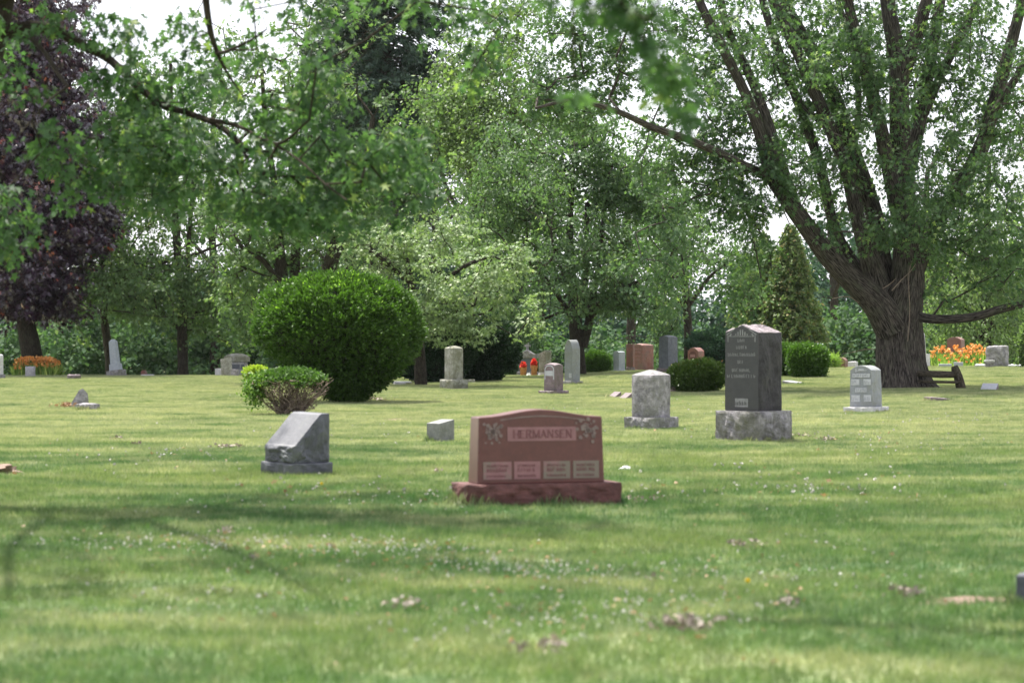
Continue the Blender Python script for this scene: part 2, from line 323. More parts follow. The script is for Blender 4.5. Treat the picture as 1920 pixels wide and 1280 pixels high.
# grass blades: a metre of turf repeated by geometry nodes over the lawn in view
rng = np.random.RandomState(5)
nb = 3600
rr_ = .85*np.sqrt(rng.rand(nb))*np.where(rng.rand(nb) < .5, 1, rng.rand(nb)**.5); aa_ = rng.rand(nb)*6.283; bx = np.stack([rr_*np.cos(aa_), rr_*np.sin(aa_)], -1); h = .014+.034*rng.rand(nb)**1.6; an = rng.rand(nb)*6.28; wd = .0022+.002*rng.rand(nb); lean = rng.normal(size=(nb, 2))*.013
dxy = np.stack([np.cos(an), np.sin(an)], -1)
cc = rng.uniform(-.85, .85, (170, 2)); ci = np.argmin(np.sum((bx[:, None]-cc[None])**2, 2), 1); ch = rng.uniform(.55, 1.55, 170); ct = rng.rand(170); cl_ = rng.normal(size=(170, 2))*.014
h = h*ch[ci]; lean = lean+cl_[ci]; btint = np.clip(.62*ct[ci]+.38*rng.rand(nb), 0, 1)
B3 = np.zeros((nb, 3, 3)); B3[:, 0, :2] = bx-dxy*wd[:, None]; B3[:, 1, :2] = bx+dxy*wd[:, None]; B3[:, 2, :2] = bx+lean; B3[:, 2, 2] = h; B3[:, :2, 2] = -.01
patch = bpy.data.objects.new('turf_patch', mesh_k('turf_patch', B3, 3, btint)); patch.data.materials.append(M['blade'])
pts = []
for y in np.arange(7.2, 97, .62):
    hw = .2118*y*1.06+1.6
    for x in np.arange(-hw, hw, .62): pts.append((x+rng.uniform(-.25, .25), y+rng.uniform(-.25, .25)))
pts = np.array(pts); pv = np.column_stack([pts, gz(pts[:, 0], pts[:, 1])])
gm = bpy.data.meshes.new('grass'); gm.from_pydata(pv.tolist(), [], [])
gm.attributes.new('turn', 'FLOAT_VECTOR', 'POINT').data.foreach_set('vector', np.column_stack([np.zeros(len(pv)), np.zeros(len(pv)), rng.uniform(0, 6.28, len(pv))]).astype(np.float32).ravel())
gm.attributes.new('size', 'FLOAT_VECTOR', 'POINT').data.foreach_set('vector', np.column_stack([np.ones(len(pv)), np.ones(len(pv)), rng.uniform(.7, 1.15, len(pv))]).astype(np.float32).ravel())
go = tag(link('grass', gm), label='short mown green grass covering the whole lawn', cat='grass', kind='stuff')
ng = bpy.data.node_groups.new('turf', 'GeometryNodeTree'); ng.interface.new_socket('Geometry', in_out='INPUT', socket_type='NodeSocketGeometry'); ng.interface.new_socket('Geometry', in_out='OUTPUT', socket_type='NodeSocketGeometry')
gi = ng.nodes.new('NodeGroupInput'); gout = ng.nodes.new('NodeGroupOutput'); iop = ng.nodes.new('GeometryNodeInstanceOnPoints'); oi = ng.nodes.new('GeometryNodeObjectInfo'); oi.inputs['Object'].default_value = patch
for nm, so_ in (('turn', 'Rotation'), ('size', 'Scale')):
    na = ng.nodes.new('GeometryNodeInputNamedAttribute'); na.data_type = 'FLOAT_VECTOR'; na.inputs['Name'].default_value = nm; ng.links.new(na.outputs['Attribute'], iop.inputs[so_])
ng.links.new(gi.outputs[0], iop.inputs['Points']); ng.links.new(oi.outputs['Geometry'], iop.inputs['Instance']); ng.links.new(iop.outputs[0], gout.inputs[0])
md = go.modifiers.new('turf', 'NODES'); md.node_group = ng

# ------------------------------------------------------------------ stones
def block(name, W, D, H, m, parent, off=(0, 0, 0), rough='', amp=.02, cuts=10, top=None, taper=0, tapd=None, bev=.006, front=None, seed=0):
    """a stone block standing on off; rough: which of its sides (f b l r t) are split-faced; top(u,v) -> drop below H"""
    bm = bmesh.new(); bmesh.ops.create_cube(bm, size=2); bmesh.ops.subdivide_edges(bm, edges=bm.edges[:], cuts=cuts, use_grid_fill=True)
    tapd = taper if tapd is None else tapd; e = 1e-4
    for v in bm.verts:
        u, y, z = v.co; hh = H-(top(u, y) if top else 0); f = (z+1)/2
        p = Vector((u*W/2*(1-taper*f), y*D/2*(1-tapd*f), f*hh))
        if front: p = Vector(front(u, y, f, p))
        d = Vector((0, 0, 0)); q = Vector((u*W, y*D, f*H))*1.0+Vector((seed*3.1, seed*1.7, seed))
        for ch, ax, sg in (('f', 1, -1), ('b', 1, 1), ('l', 0, -1), ('r', 0, 1), ('t', 2, 1)):
            if ch in rough and abs((u, y, z)[ax]-sg) < e:
                o = [abs((u, y, z)[a]) for a in range(3) if a != ax]; k = 1-max(o)**5
                nn = mnoise.fractal(q*(2.2/max(.3, H)), 1, 2.2, 4)+.5*abs(mnoise.noise(q*9))
                dd = [0, 0, 0]; dd[ax] = sg; d += Vector(dd)*amp*(.25*nn+k*(.55+1.3*nn))
        if z < -1+e: d.z = 0
        v.co = p+d
    bm.normal_update(); me = bpy.data.meshes.new(name); bm.to_mesh(me); bm.free()
    o = link(name, me, m, parent); o.location = off
    if bev:
        b = o.modifiers.new('edge', 'BEVEL'); b.width = bev; b.segments = 2; b.limit_method = 'ANGLE'; b.angle_limit = R(38)
    return o
def slab(name, m, parent, x0, x1, z0, z1, y, t=.004):
    """thin panel standing proud of a front face that lies in the plane y"""
    bm = bmesh.new(); bmesh.ops.create_cube(bm, size=1)
    for v in bm.verts: v.co = Vector(((x0+x1)/2+v.co.x*(x1-x0), y-t/2+v.co.y*t*1.5, (z0+z1)/2+v.co.z*(z1-z0)))
    me = bpy.data.meshes.new(name); bm.to_mesh(me); bm.free(); return link(name, me, m, parent)
def quadmesh(name, polys, y, m, parent, t=.003):
    """flat raised shapes (lists of x,z) on the plane y, given a thickness"""
    bm = bmesh.new()
    for po in polys:
        a = [bm.verts.new((p[0], y-t, p[1])) for p in po]; b = [bm.verts.new((p[0], y+t, p[1])) for p in po]
        try: bm.faces.new(a); bm.faces.new(b[::-1])
        except ValueError: continue
        for k in range(len(po)): bm.faces.new((a[k], b[k], b[(k+1) % len(po)], a[(k+1) % len(po)]))
    bmesh.ops.recalc_face_normals(bm, faces=bm.faces[:])
    me = bpy.data.meshes.new(name); bm.to_mesh(me); bm.free(); return link(name, me, m, parent)
def stroke(x0, z0, x1, z1, w):
    d = Vector((x1-x0, z1-z0)); L = d.length; n = Vector((-d.y, d.x))/L*w/2
    return [(x0-n.x, z0-n.y), (x1-n.x, z1-n.y), (x1+n.x, z1+n.y), (x0+n.x, z0+n.y)]
def scribble(rg, x0, x1, z, h, w=None):
    """a worn, unreadable line of carved letters"""
    o = []; x = x0; w = w or h*.2
    while x < x1-h*.4:
        cw = h*rg.uniform(.45, .75)
        o.append(stroke(x, z, x+rg.uniform(-.1, .1)*h, z+h, w))
        if rg.rand() < .7: o.append(stroke(x+cw*.7, z, x+cw*.7, z+h*rg.uniform(.6, 1), w))
        if rg.rand() < .7: zz = z+h*rg.choice([0, .5, 1]); o.append(stroke(x, zz+.001, x+cw*.7, zz, w*.8))
        x += cw+h*.32
    return o
SERIF = {'H': [(0, 0, 0, 1, .2), (.7, 0, .7, 1, .2), (0, .5, .7, .5, .09)], 'E': [(0, 0, 0, 1, .2), (0, .96, .55, .96, .09), (0, .52, .42, .52, .09), (0, .04, .6, .04, .09)],
 'R': [(0, 0, 0, 1, .2), (0, .96, .4, .96, .09), (.4, .96, .56, .85, .15), (.56, .88, .56, .64, .17), (.56, .66, .4, .52, .13), (0, .5, .42, .5, .09), (.3, .5, .68, 0, .17)],
 'M': [(0, 0, 0, 1, .12), (0, 1, .42, .05, .18), (.42, .05, .8, 1, .1), (.84, 0, .84, 1, .2)], 'A': [(0, 0, .36, 1, .09), (.36, 1, .74, 0, .19), (.16, .33, .6, .33, .08)],
 'N': [(0, 0, 0, 1, .1), (0, 1, .7, 0, .19), (.7, 0, .7, 1, .1)], 'S': [(.52, .82, .3, .97, .1), (.3, .97, .08, .82, .12), (.08, .82, .1, .64, .17), (.1, .64, .48, .36, .19), (.5, .4, .5, .18, .17), (.5, .18, .26, .03, .12), (.26, .03, .02, .2, .1)]}
def word(txt, x0, x1, z, h):
    wd = {'H': .7, 'E': .6, 'R': .68, 'M': .84, 'A': .74, 'N': .7, 'S': .54}; gap = .3; tot = sum(wd[c] for c in txt)+gap*(len(txt)-1); k = (x1-x0)/tot; x = x0; o = []
    for c in txt:
        for a, b, c_, d, w_ in SERIF[c]: o.append(stroke(x+a*k, z+b*h, x+c_*k, z+d*h, w_*k))
        for a, b in {(s[0], s[1]) for s in SERIF[c] if s[0] == s[2]}:
            if c in 'HNMER':
                o.append(stroke(x+a*k-.14*k, z+.02*h, x+a*k+.14*k, z+.02*h, .06*k)); o.append(stroke(x+a*k-.14*k, z+.98*h, x+a*k+.14*k, z+.98*h, .06*k))
        x += (wd[c]+gap)*k
    return o
def gable(a, b=0): return lambda u, v: abs(u)*a+abs(v)*b
def oval(a, b=0): return lambda u, v: a*u*u+b*v*v
rg = np.random.RandomState(3)

# 1 the red family stone
x, y, z = at(1006, 948); s = FPX/y; k = 1/s
r = empty('headstone', (x, y+.12, z-.03), R(17), 'wide polished red granite headstone reading HERMANSEN on a rough red base', 'headstone')
block('base', 302*k, 105*k, .21, M['redrough'], r, rough='fblr', amp=.02, cuts=20, seed=2, bev=0)
W, D, H = 250*k, 64*k, 131*k; zb = .208
serp = lambda u, v: .058*(u*u*.2+.8*(1-math.cos(min(1, abs(u)*1.1)*math.pi))/2)
block('die', W, D, H+.03, M['redgr'], r, (0, 0, zb), cuts=20, top=serp, taper=.03, tapd=.12, bev=.01)
slope = .06*D
def fy(zz): return -D/2*(1-.12*zz/(H+.03))-.001
def onface(o, zc): o.rotation_euler.x = 0; return o
# panels follow the slight batter of the face
dieface = empty('lettered_face', (0, 0, zb), 0); dieface.parent = r
dieface.rotation_euler.x = -math.atan(.12*D/2/(H+.03)); Y0 = -D/2
slab('name_panel', M['plate'], dieface, -.265*W, .275*W, .60*H, .80*H, Y0)
quadmesh('lettering', word('HERMANSEN', -.215*W, .235*W, .643*H, .115*H), Y0-.0065, M['redtext'], dieface)
for n_, (a, b, mm) in enumerate([(-.455, -.235, 'plategr'), (-.215, -.01, 'plate'), (.015, .225, 'plategr'), (.25, .455, 'plategr')]):
    slab('name_plate', M[mm], dieface, a*W, b*W, .06*H, .31*H, Y0)
    sc_ = []
    for zz, hh in ((.235, .035), (.165, .05), (.09, .035)): sc_ += scribble(rg, (a+.03)*W, (b-.03)*W, zz*H, hh*H)
    quadmesh('worn_inscription', sc_, Y0-.0065, M['redtext'], dieface, .0015)
arc = [stroke((a-.02)*W, (.955-.42*abs(a-.02)**1.8)*H, (a+.02)*W, (.955-.42*abs(a+.02)**1.8)*H, .011) for a in np.arange(-.30, .34, .035)]
quadmesh('carved_arch', arc, Y0-.002, M['carve'], dieface, .002)
for sg in (-1, 1):                                  # flower sprays in the upper corners
    po = []; c0 = (sg*.40*W, .78*H)
    for f in range(34):
        t = rg.rand(); bx_ = c0[0]+sg*rg.normal()*.03-sg*t*.10*(rg.rand() < .45); bz = c0[1]+rg.normal()*.028-(.16 if rg.rand() < .45 else -.03)*rg.rand()*H
        rr = rg.uniform(.008, .017); po.append([(bx_+rr*math.cos(q)*(1+.25*math.cos(5*q)), bz+rr*math.sin(q)*(1+.25*math.cos(5*q))) for q in np.arange(0, 6.2, .5)])
    quadmesh('carved_flower_spray', po, Y0-.003, M['carve'], dieface, .003+.001*sg)

FOOT = [(1006, 948, R(17), 302, 105)]
def headstone(px, py, th, base, die, H, mb, mdie, label, hb=None, top=None, rb='fblr', rd='', amp=.025, Y=None, tilt=(0, 0), name='headstone', cat='headstone', group=None, taper=.0, cuts=8, sink=.03, ext=None, dback=.25):
    """px,py: foot of the stone in the frame; base/die: (left face px, right face px) widths as seen; H, hb: heights in px"""
    if Y is None: x, y, z = at(px, py)
    else: x, y = (px-960)/FPX*Y, Y; z = float(gz(x, y))
    k = y/FPX; c, s_ = math.cos(R(th)), abs(math.sin(R(th)))
    y2 = y+(base or die)[1]*k*c/s_*.3
    if Y is None and py > 715: FOOT.append(((x*y2/y-0)/y2*FPX+960, (y2, x*y2/y), R(th), (base or die)[0]/c, (base or die)[1]/s_))
    r = empty(name, (x*y2/y, y2, z-sink), R(th), label, cat, group, tilt); zb = 0
    if base:
        zb = hb*k+sink; block('base', base[0]*k/c, base[1]*k/s_, zb, M[mb], r, rough=rb, amp=amp, cuts=cuts, seed=px*.01, bev=0)
    Wd, Dd = die[0]*k/c, die[1]*k/s_; Hd = H*k+(0 if base else sink)
    d = block('die', Wd, Dd, Hd, M[mdie], r, (0, 0, zb-.001), rough=rd, amp=amp, cuts=cuts+2, top=(lambda u, v: top(u, v)*k) if top else None, taper=taper, seed=px*.017)
    if ext: ext(r, Wd, Dd, Hd, zb, k)
    return r
# 2 dark pillar monument
def ext2(r, W, D, H, zb, k):
    quadmesh('polished_face', [[(-W*.495, .01), (W*.495, .01), (W*.482, H-14.5*k), (0, H-1.2*k), (-W*.482, H-14.5*k)]], -D/2, M['darkpol'], r, .008).location.z = zb
    Y0 = -D/2-.009; sc_ = []
    for z0, w_ in ((.80, .22), (.72, .30), (.635, .80), (.55, .22), (.455, .55), (.385, .85)):
        sc_ += scribble(rg, -W*.5*w_, W*.5*w_, H*z0, .042, .006)
    quadmesh('worn_inscription', sc_, Y0, M['letterlow'], r, .002).location.z = zb
    p = slab('name_panel', M['letterlow'], r, -.19*W, .19*W, .045*H, .145*H, Y0+.003); p.location.z = zb
    quadmesh('panel_letters', scribble(rg, -.16*W, .17*W, .065*H, .05, .008), Y0-.004, M['darkpol'], p, .002)
    po = [stroke(-.34*W+.001*q, .865*H, .34*W, .865*H, .008) for q in (0,)]
    for f in np.arange(-.17, .18, .068): po.append(stroke(f*W, .875*H, f*W, (.955-abs(f)*.35)*H, .016))
    for sg in (-1, 1): po += [stroke(sg*.40*W, .80*H, sg*.40*W, .88*H, .012), stroke(sg*.44*W, .885*H, sg*.22*W, .945*H, .012), stroke(sg*.36*W, .865*H, sg*.30*W, .895*H, .02)]
    quadmesh('carved_drapery', po, Y0, M['letterlow'], r, .0025).location.z = zb
    o = block('cap', W*.99, D*.99, .09, M['darktop'], r, (0, 0, zb+H-.105), rough='t', amp=.028, cuts=14, top=lambda u, v: .085*min(abs(u), 1.0), seed=9, bev=0)
headstone(1413, 829, -43, (76, 68), (58, 49), 161, 'grbase', 'darkrough', 'tall dark granite monument with gabled top and worn lettering on a thick rough grey base', hb=59, top=gable(14), rb='fblr', rd='rbl', amp=.03, taper=.03, cuts=13, sink=.04, ext=ext2, name='monument', cat='monument')
# its lettered side is polished: a thin facing slab
# 3 rough grey stone
headstone(1221, 805, -38, (56, 47), (40, 33), 89, 'grrough', 'grrough', 'rough-hewn grey granite stone with blunt domed top between the red stone and the dark monument', hb=23, top=lambda u, v: 10*max(abs(u), abs(v))**1.3, rd='fblr', amp=.016, cuts=14)
# 4 leaning blue-grey slant in front
def slantf(u, v, f, p):                             # front face reclines
    return p
x, y, z = at(551, 893); k = y/FPX
r = empty('slant_marker', (x, y+.3, z-.04), R(-44), 'large blue-grey slant-faced headstone on a low base in front of the half-dead bush', 'headstone', tilt=(0, R(1.5)))
block('base', 96*k, 98*k, .17, M['slant'], r, rough='fblr', amp=.012, cuts=8, bev=.012)
def slt(u, v): return .31*(1-max(0, min(1, (v+.95)/1.42)))
block('die', 82*k, 90*k, .475, M['slant'], r, (0, 0, .168), rough='frbl', amp=.022, cuts=16, top=slt, bev=.03, seed=4)
# 5 small upright marker
headstone(826, 829, -45, None, (25, 27), 43, None, 'slant2', 'small grey marker with pale sloped top just left of the red family stone', top=lambda u, v: 3.5-3.5*v, amp=.008, rd='lr')
# 6 pale stone with lettered panels
def ext6(r, W, D, H, zb, k):
    Y0 = -D/2-.001; ps = []
    for x0, x1, z0, z1 in ((-.36, .42, .71, .80), (-.42, -.05, .53, .67), (.14, .46, .53, .67), (-.24, .26, .36, .46), (-.42, -.05, .13, .29), (.14, .46, .13, .29)):
        p = slab('name_panel', M['inset'], r, x0*W, x1*W, z0*H, z1*H, Y0); p.location.z = zb
        quadmesh('worn_inscription', scribble(rg, (x0+.04)*W, (x1-.03)*W, (z0+.02)*H, (z1-z0)*.6*H, .007), Y0-.006, M['bluef'], p, .001)
    quadmesh('carved_emblem', [stroke(-.25*W, .87*H, .3*W, .88*H, .012), stroke(-.1*W, .9*H, .15*W, .9*H, .02), stroke(-.2*W, .84*H, -.2*W, .92*H, .02)], Y0, M['inset'], r, .002).location.z = zb
headstone(1624, 774, -35, (50, 39), (38, 24), 78, 'white', 'bluef', 'pale granite headstone with oval top and six lettered panels in front of the big tree', hb=11, top=oval(9, 0), rd='rbl', amp=.014, cuts=12, taper=.05, ext=ext6, tilt=(0, R(-1)))
# 7 mossy pillar
headstone(851, 731, -48, (25, 28), (16, 19), 63, 'moss', 'moss', 'mossy pale square pillar stone against the dark evergreens right of the round yew', hb=20, top=lambda u, v: 5*max(abs(u), abs(v))**2, rd='r', amp=.02, cuts=9, name='monument', cat='monument')
headstone(884, 719, -45, None, (6, 7), 8, None, 'moss', 'tiny mossy block beside the foot of the mossy pillar', rd='rf', cuts=4)
# 8 purple-grey with arched front
def ext8(r, W, D, H, zb, k):
    Y0 = -D/2-.001
    for x0, x1, z0, z1, mm in ((-.34, .34, .53, .71, 'inset'), (-.44, .46, .04, .34, 'purple_st'), ):
        slab('name_panel', M[mm], r, x0*W, x1*W, z0*H, z1*H, Y0, .008).location.z = zb
    po = [stroke(.40*W*math.cos(a), (.74+.16*math.sin(a))*H, .40*W*math.cos(a+.3), (.74+.16*math.sin(a+.3))*H, .025) for a in np.arange(0, 3.1, .28)]
    po += [stroke(-.40*W, .4*H, -.40*W, .74*H, .025), stroke(.40*W, .4*H, .40*W, .74*H, .025)]
    quadmesh('carved_arch', po, Y0, M['inset'], r, .006).location.z = zb
headstone(1038, 741, -40, (29, 28), (20, 16), 52, 'purple_st', 'purple_st', 'small purple-grey headstone with carved arch and panel right of the red flower cones', hb=9, top=oval(3, 2), rd='rlb', amp=.02, cuts=9, ext=ext8)
# 9 tall shouldered stone
headstone(1073, 722, -50, (18, 21), (14, 15), 77, 'grey', 'bluef', 'tall grey stone with curved shoulder top at the foot of the linden trunk', hb=8, top=lambda u, v: 16*max(0, abs(u))**2.2, rd='rbl', amp=.012, cuts=10, ext=lambda r, W, D, H, zb, k: setattr(slab('name_panel', M['inset'], r, .1*W, .42*W, .08*H, .19*H, -D/2-.001), 'location', (0, 0, zb)), name='monument', cat='monument')
# 10 grey stone with slanted top
headstone(1022, 704, -45, (13, 12), (12, 12), 40, 'white', 'moss', 'grey upright stone with slanted top left of the tall shouldered stone', hb=7, top=lambda u, v: 2-3*u, Y=90, rd='r', amp=.02)
# 11 cross-topped monument
Yc = 97; x = (989-960)/FPX*Yc; k = Yc/FPX; z = float(gz(x, Yc)); hz = lambda py: CZ+(HOR-py)*k-z
r = empty('monument', (x, Yc, z-.1), R(-8), 'dark grey monument with carved pediment and a small cross behind the red flower cones', 'monument')
block('base', 38*k, 22*k, .35, M['grbase'], r, bev=.02, cuts=4)
block('die', 32*k, 17*k, hz(671)-.25, M['darkmetal'], r, (0, 0, .349), bev=.01, cuts=4)
block('pediment', 41*k, 23*k, hz(655)-hz(671), M['grbase'], r, (0, 0, hz(671)+.098), top=lambda u, v: .20*min(1, abs(u)*1.4)-.05*(abs(u) > .85), cuts=12, rough='f', amp=.02)
quadmesh('cross', [[(-.05, 0), (.05, 0), (.045, .17), (.13, .17), (.13, .24), (.045, .24), (.04, .36), (-.04, .36), (-.045, .24), (-.13, .24), (-.13, .17), (-.045, .17)]], 0, M['grrough'], r, .05).location = (0, 0, hz(656)+.06)
# behind the swell and along it, centre to right
headstone(1161, 699, -48, (15, 17), (10, 12), 36, 'white', 'blue', 'plain blue-grey stone on a white slab between round bush and red stones', hb=3, Y=89, rb='', amp=.005, top=oval(1.5), cuts=4)
headstone(1182, 703, -35, (9, 8), (12, 4), 43, 'purple_st', 'brownred', 'dark brown-red stone partly behind the lettered red stone', hb=8, Y=90, rd='r', amp=.01, cuts=6)
headstone(1206, 704, -50, (17, 22), (17, 22), 46, 'brownred', 'brownred', 'bright red-brown granite headstone with small lettering left of the dark slate pillar', hb=5, Y=92, rd='rt', amp=.016, top=oval(2), ext=lambda r, W, D, H, zb, k: setattr(quadmesh('worn_inscription', sum([scribble(rg, -.25*W, .3*W, q*H, .05, .01) for q in (.35, .5, .65, .78)], []), -D/2-.002, M['plate'], r, .002), 'location', (0, 0, zb)))
headstone(1253, 712, -42, (22, 22), (17, 20), 62, 'purple_st', 'darkmetal', 'dark slate-blue pillar stone behind the rough grey stone', hb=10, Y=84, rd='rbl', amp=.012, taper=.06, top=gable(3, 1), name='monument', cat='monument')
def ext18(r, W, D, H, zb, k):
    quadmesh('medallion', [[(.36*W*math.cos(a), .62*H+.36*W*math.sin(a)) for a in np.arange(0, 6.2, .4)]], -D/2, M['redrough'], r, .01).location.z = zb
    slab('name_panel', M['plate'], r, -.24*W, .24*W, .55*H, .68*H, -D/2-.014).location.z = zb
headstone(1305, 700, -42, (20, 16), (18, 13), 40, 'white', 'brownred', 'small red granite stone with dark round medallion behind the low yew', hb=3, Y=91, top=lambda u, v: 7*u*u, amp=.01, rd='r', ext=ext18)
for a, b, l in ((1152, 746, 'low purple-grey slant marker, farther left of a pair beside the rough grey stone'), (1173, 748, 'low purple-grey slant marker touching the left side of the rough grey stone')):
    headstone(a, b, -55, None, (12, 13), 12, None, 'purple_st', l, rd='f', amp=.01, top=lambda u, v: 5-5*v, cuts=6, name='grave_marker', cat='grave marker', group='low slant markers')
headstone(1262, 736, -45, None, (8, 7), 20, None, 'purple_st', 'dark purple marker tucked between rough grey stone and the low yew', rd='rf', cuts=5, name='grave_marker', cat='grave marker')
headstone(1487, 721, -30, None, (24, 18), 8, None, 'grey', 'flat grey slab lying in front of the clipped bush pair', rd='f', amp=.012, top=lambda u, v: 2*u+2, cuts=6, name='grave_marker', cat='grave marker')
headstone(1534, 700, -40, None, (18, 14), 50, None, 'blue', 'blue-grey round-topped stone peeking over the clipped bush pair', top=lambda u, v: 9*u*u, Y=96)
headstone(1579, 696, -30, None, (15, 7), 20, None, 'brownred', 'small red-brown round-topped stone left of the pale lettered headstone', top=lambda u, v: 6*u*u, Y=89)
headstone(1599, 697, -30, None, (13, 7), 11, None, 'white', 'low pale pink stone between small red stone and pale lettered headstone', Y=90, rd='t', amp=.01)
headstone(1735, 691, -45, (12, 12), (9, 9), 22, 'grrough', 'white', 'pale square plinth of an obelisk half hidden by the big trunk', hb=3, Y=89, amp=.01)
x, y = (1729-960)/FPX*89.6, 89.6; k = y/FPX
r = empty('obelisk', (x, y, float(gz(x, y))+25*k), R(-40), 'slim pale obelisk standing on a plinth behind the big trunk', 'obelisk')
block('shaft', 11*k, 11*k, 42*k, M['white'], r, taper=.35, bev=.01, top=lambda u, v: .08*max(abs(u), abs(v)), cuts=6)
headstone(1792, 693, -28, (28, 12), (24, 11), 50, 'brownred', 'brownred', 'red granite headstone with serpentine top rising behind the orange lilies', hb=8, Y=93.5, top=lambda u, v: 5*u*u, amp=.01, rd='r')
headstone(1870, 692, -22, None, (34, 10), 40, None, 'grrough', 'broad rough grey upright slab right of the orange lilies', rd='fblrt', amp=.03, Y=87, top=lambda u, v: 1-1*u, cuts=10)
x, y = (1855-960)/FPX*85.5, 85.5; z = float(gz(x, y)); k = y/FPX
r = empty('bird_bath', (x, y, z-.02), 0, 'small stone pedestal with a flat white top in front of the broad grey slab', 'pedestal')
block('pedestal', 11*k, 10*k, 11*k+.02, M['grbase'], r, rough='fblr', amp=.03, cuts=6, taper=-.2); block('top_slab', 17*k, 14*k, 3.5*k, M['white'], r, (0, 0, 11*k+.018), rough='lr', amp=.02, cuts=6)
for a, b, w_, h_, l in ((1772, 688, 24, 6, 'low blue-grey block left of the post in front of the lilies'), (1797, 686, 17, 9, 'low square grey block just right of the log post top')):
    headstone(a, b+4, -10, None, (w_, 5), h_, None, 'blue', l, Y=88, name='grave_marker', cat='grave marker', cuts=4)
for a, w_, l in ((1838, 18, 'flat white stone lying left of the stone pedestal'), (1899, 16, 'pale flat stone lying right of the broad grey slab'), (1916, 14, 'pale flat stone at the right picture edge beyond the lawn')):
    headstone(a, 694, -15, None, (w_, 6), 5, None, 'white', l, Y=86.5, rd='tfr', amp=.02, name='flat_stone', cat='flat stone', cuts=5, group='pale flat stones by the pedestal')
headstone(1758, 753, 20, None, (40, 10), 9, None, 'purple_st', 'low dark slab sunk in the grass in front of the big trunk', rd='ft', amp=.01, top=lambda u, v: 2+2*u, cuts=7, name='grave_marker', cat='grave marker')
x, y, z = at(1858, 733); k = y/FPX
r = empty('grave_marker', (x, y+.2, z-.02), R(-22), 'small slant marker with pale lilac face alone on the grass at right', 'grave marker')
block('die', 30*k, 24*k, 14*k+.02, M['purple_st'], r, top=lambda u, v: 12*k*(1-v)/2, cuts=6, bev=.005)
# the slanted face slab
L_ = math.hypot(24*k, 12*k); bm = bmesh.new(); bmesh.ops.create_cube(bm, size=1)
for v in bm.verts: v.co = Vector((v.co.x*29*k, v.co.y*L_*.94, v.co.z*.012))
me = bpy.data.meshes.new('lettered_face'); bm.to_mesh(me); bm.free(); o = link('lettered_face', me, M['inset'], r); o.location = (0, 0, 8*k+.024); o.rotation_euler.x = math.atan2(12, 24)
# left side
headstone(-2, 711, -30, (15, 8), (10, 6), 38, 'grrough', 'white', 'pale upright stone on a rough base at the left picture edge', hb=9, amp=.01, top=oval(2), rd='r')
Yl = 87; x = (57-960)/FPX*Yl; z = float(gz(x, Yl)); k = Yl/FPX
wv = Wood(); wv.tube([(0, 0, 0), (0, 0, 10*k), (0, 0, 21*k), (0, 0, 21.2*k)], [9.6*k, 9.3*k, 9.4*k, .01], 20); r = tag(wv.build('round_pillar_stone', M['grey'], None, (0, 0, 0)), 'short round grey stone drum in front of the left orange lilies', 'headstone'); r.location = (x, Yl, z-.02)
headstone(139, 711, 12, None, (24, 6), 8, None, 'purple_st', 'low brown stone slab in the grass right of the left lilies', rd='ft', amp=.02, name='grave_marker', cat='grave marker')
x, y, z = at(152, 766); k = y/FPX
r = empty('broken_stone', (x-.05, y+.25, z-.03), R(12), 'broken pale triangular stone fragment leaning behind a low block', 'stone fragment', tilt=(R(-8), 0))
quadmesh('fragment', [[(-25*k, 0), (16*k, 0), (13*k, 30*k), (4*k, 40*k), (-3*k, 37*k)]], 0, M['grrough'], r, .06)
headstone(165, 770, -25, None, (30, 13), 13, None, 'grrough', 'low pale rough block lying in front of the broken triangular stone', rd='fblrt', amp=.015, cuts=8, name='stone_block', cat='stone block')
# obelisk at left, leaning
Yo = 89; x = (219-960)/FPX*Yo; z = float(gz(x, Yo)); k = Yo/FPX
r = empty('obelisk', (x, Yo, z-.06), R(-25), 'leaning pale blue-grey shaft on two stepped bases beside the left trunks', 'obelisk', tilt=(0, R(-7)))
block('plinth', 31*k, 22*k, 11*k+.06, M['grbase'], r, rough='fblr', amp=.02, cuts=6); block('base', 20*k, 16*k, 12*k, M['blue'], r, (0, 0, 11*k+.059), bev=.01, cuts=4, taper=.06)
block('shaft', 15.5*k, 12*k, 47*k, M['blue'], r, (0, 0, 23*k+.058), taper=.14, top=lambda u, v: .10*max(abs(u), abs(v))**2, bev=.015, cuts=8)
headstone(270, 704, -10, None, (9, 2), 12, None, 'brownred', 'tiny red-brown round-topped stone between the two left trunks', Y=90, top=oval(4), cuts=6); headstone(277, 705, -5, None, (20, 2), 4, None, 'white', 'thin pale slab under the tiny red-brown stone', Y=89, name='flat_stone', cat='flat stone', cuts=4)
Ym = 92; x = (444-960)/FPX*Ym; z = float(gz(x, Ym)); k = Ym/FPX; hh = (CZ+(HOR-678)*k)-z
r = empty('monument', (x, Ym, z), R(-6), 'squat monument with broad domed cap and dark blue panels left of the round yew', 'monument')
block('base', 44*k, 26*k, .22, M['grey'], r, cuts=4); block('die', 37*k, 20*k, hh-.22, M['grey'], r, (0, 0, .219), cuts=6)
block('cap', 45*k, 26*k, 16*k, M['moss'], r, (0, 0, hh-.001), top=lambda u, v: 7*k*max(abs(u), abs(v))**2.4, cuts=12, bev=.03)
slab('dark_panel', M['darkmetal'], r, -13*k, 8*k, .26, hh*.8, -10*k-.001, .01); slab('dark_panel', M['darkmetal'], r, 10*k, 16*k, .26, hh*.8, -10*k-.001, .01)
quadmesh('lettering_row', scribble(rg, -13*k, 16*k, hh*.84, 3.2*k, .015), -10*k, M['white'], r, .01)
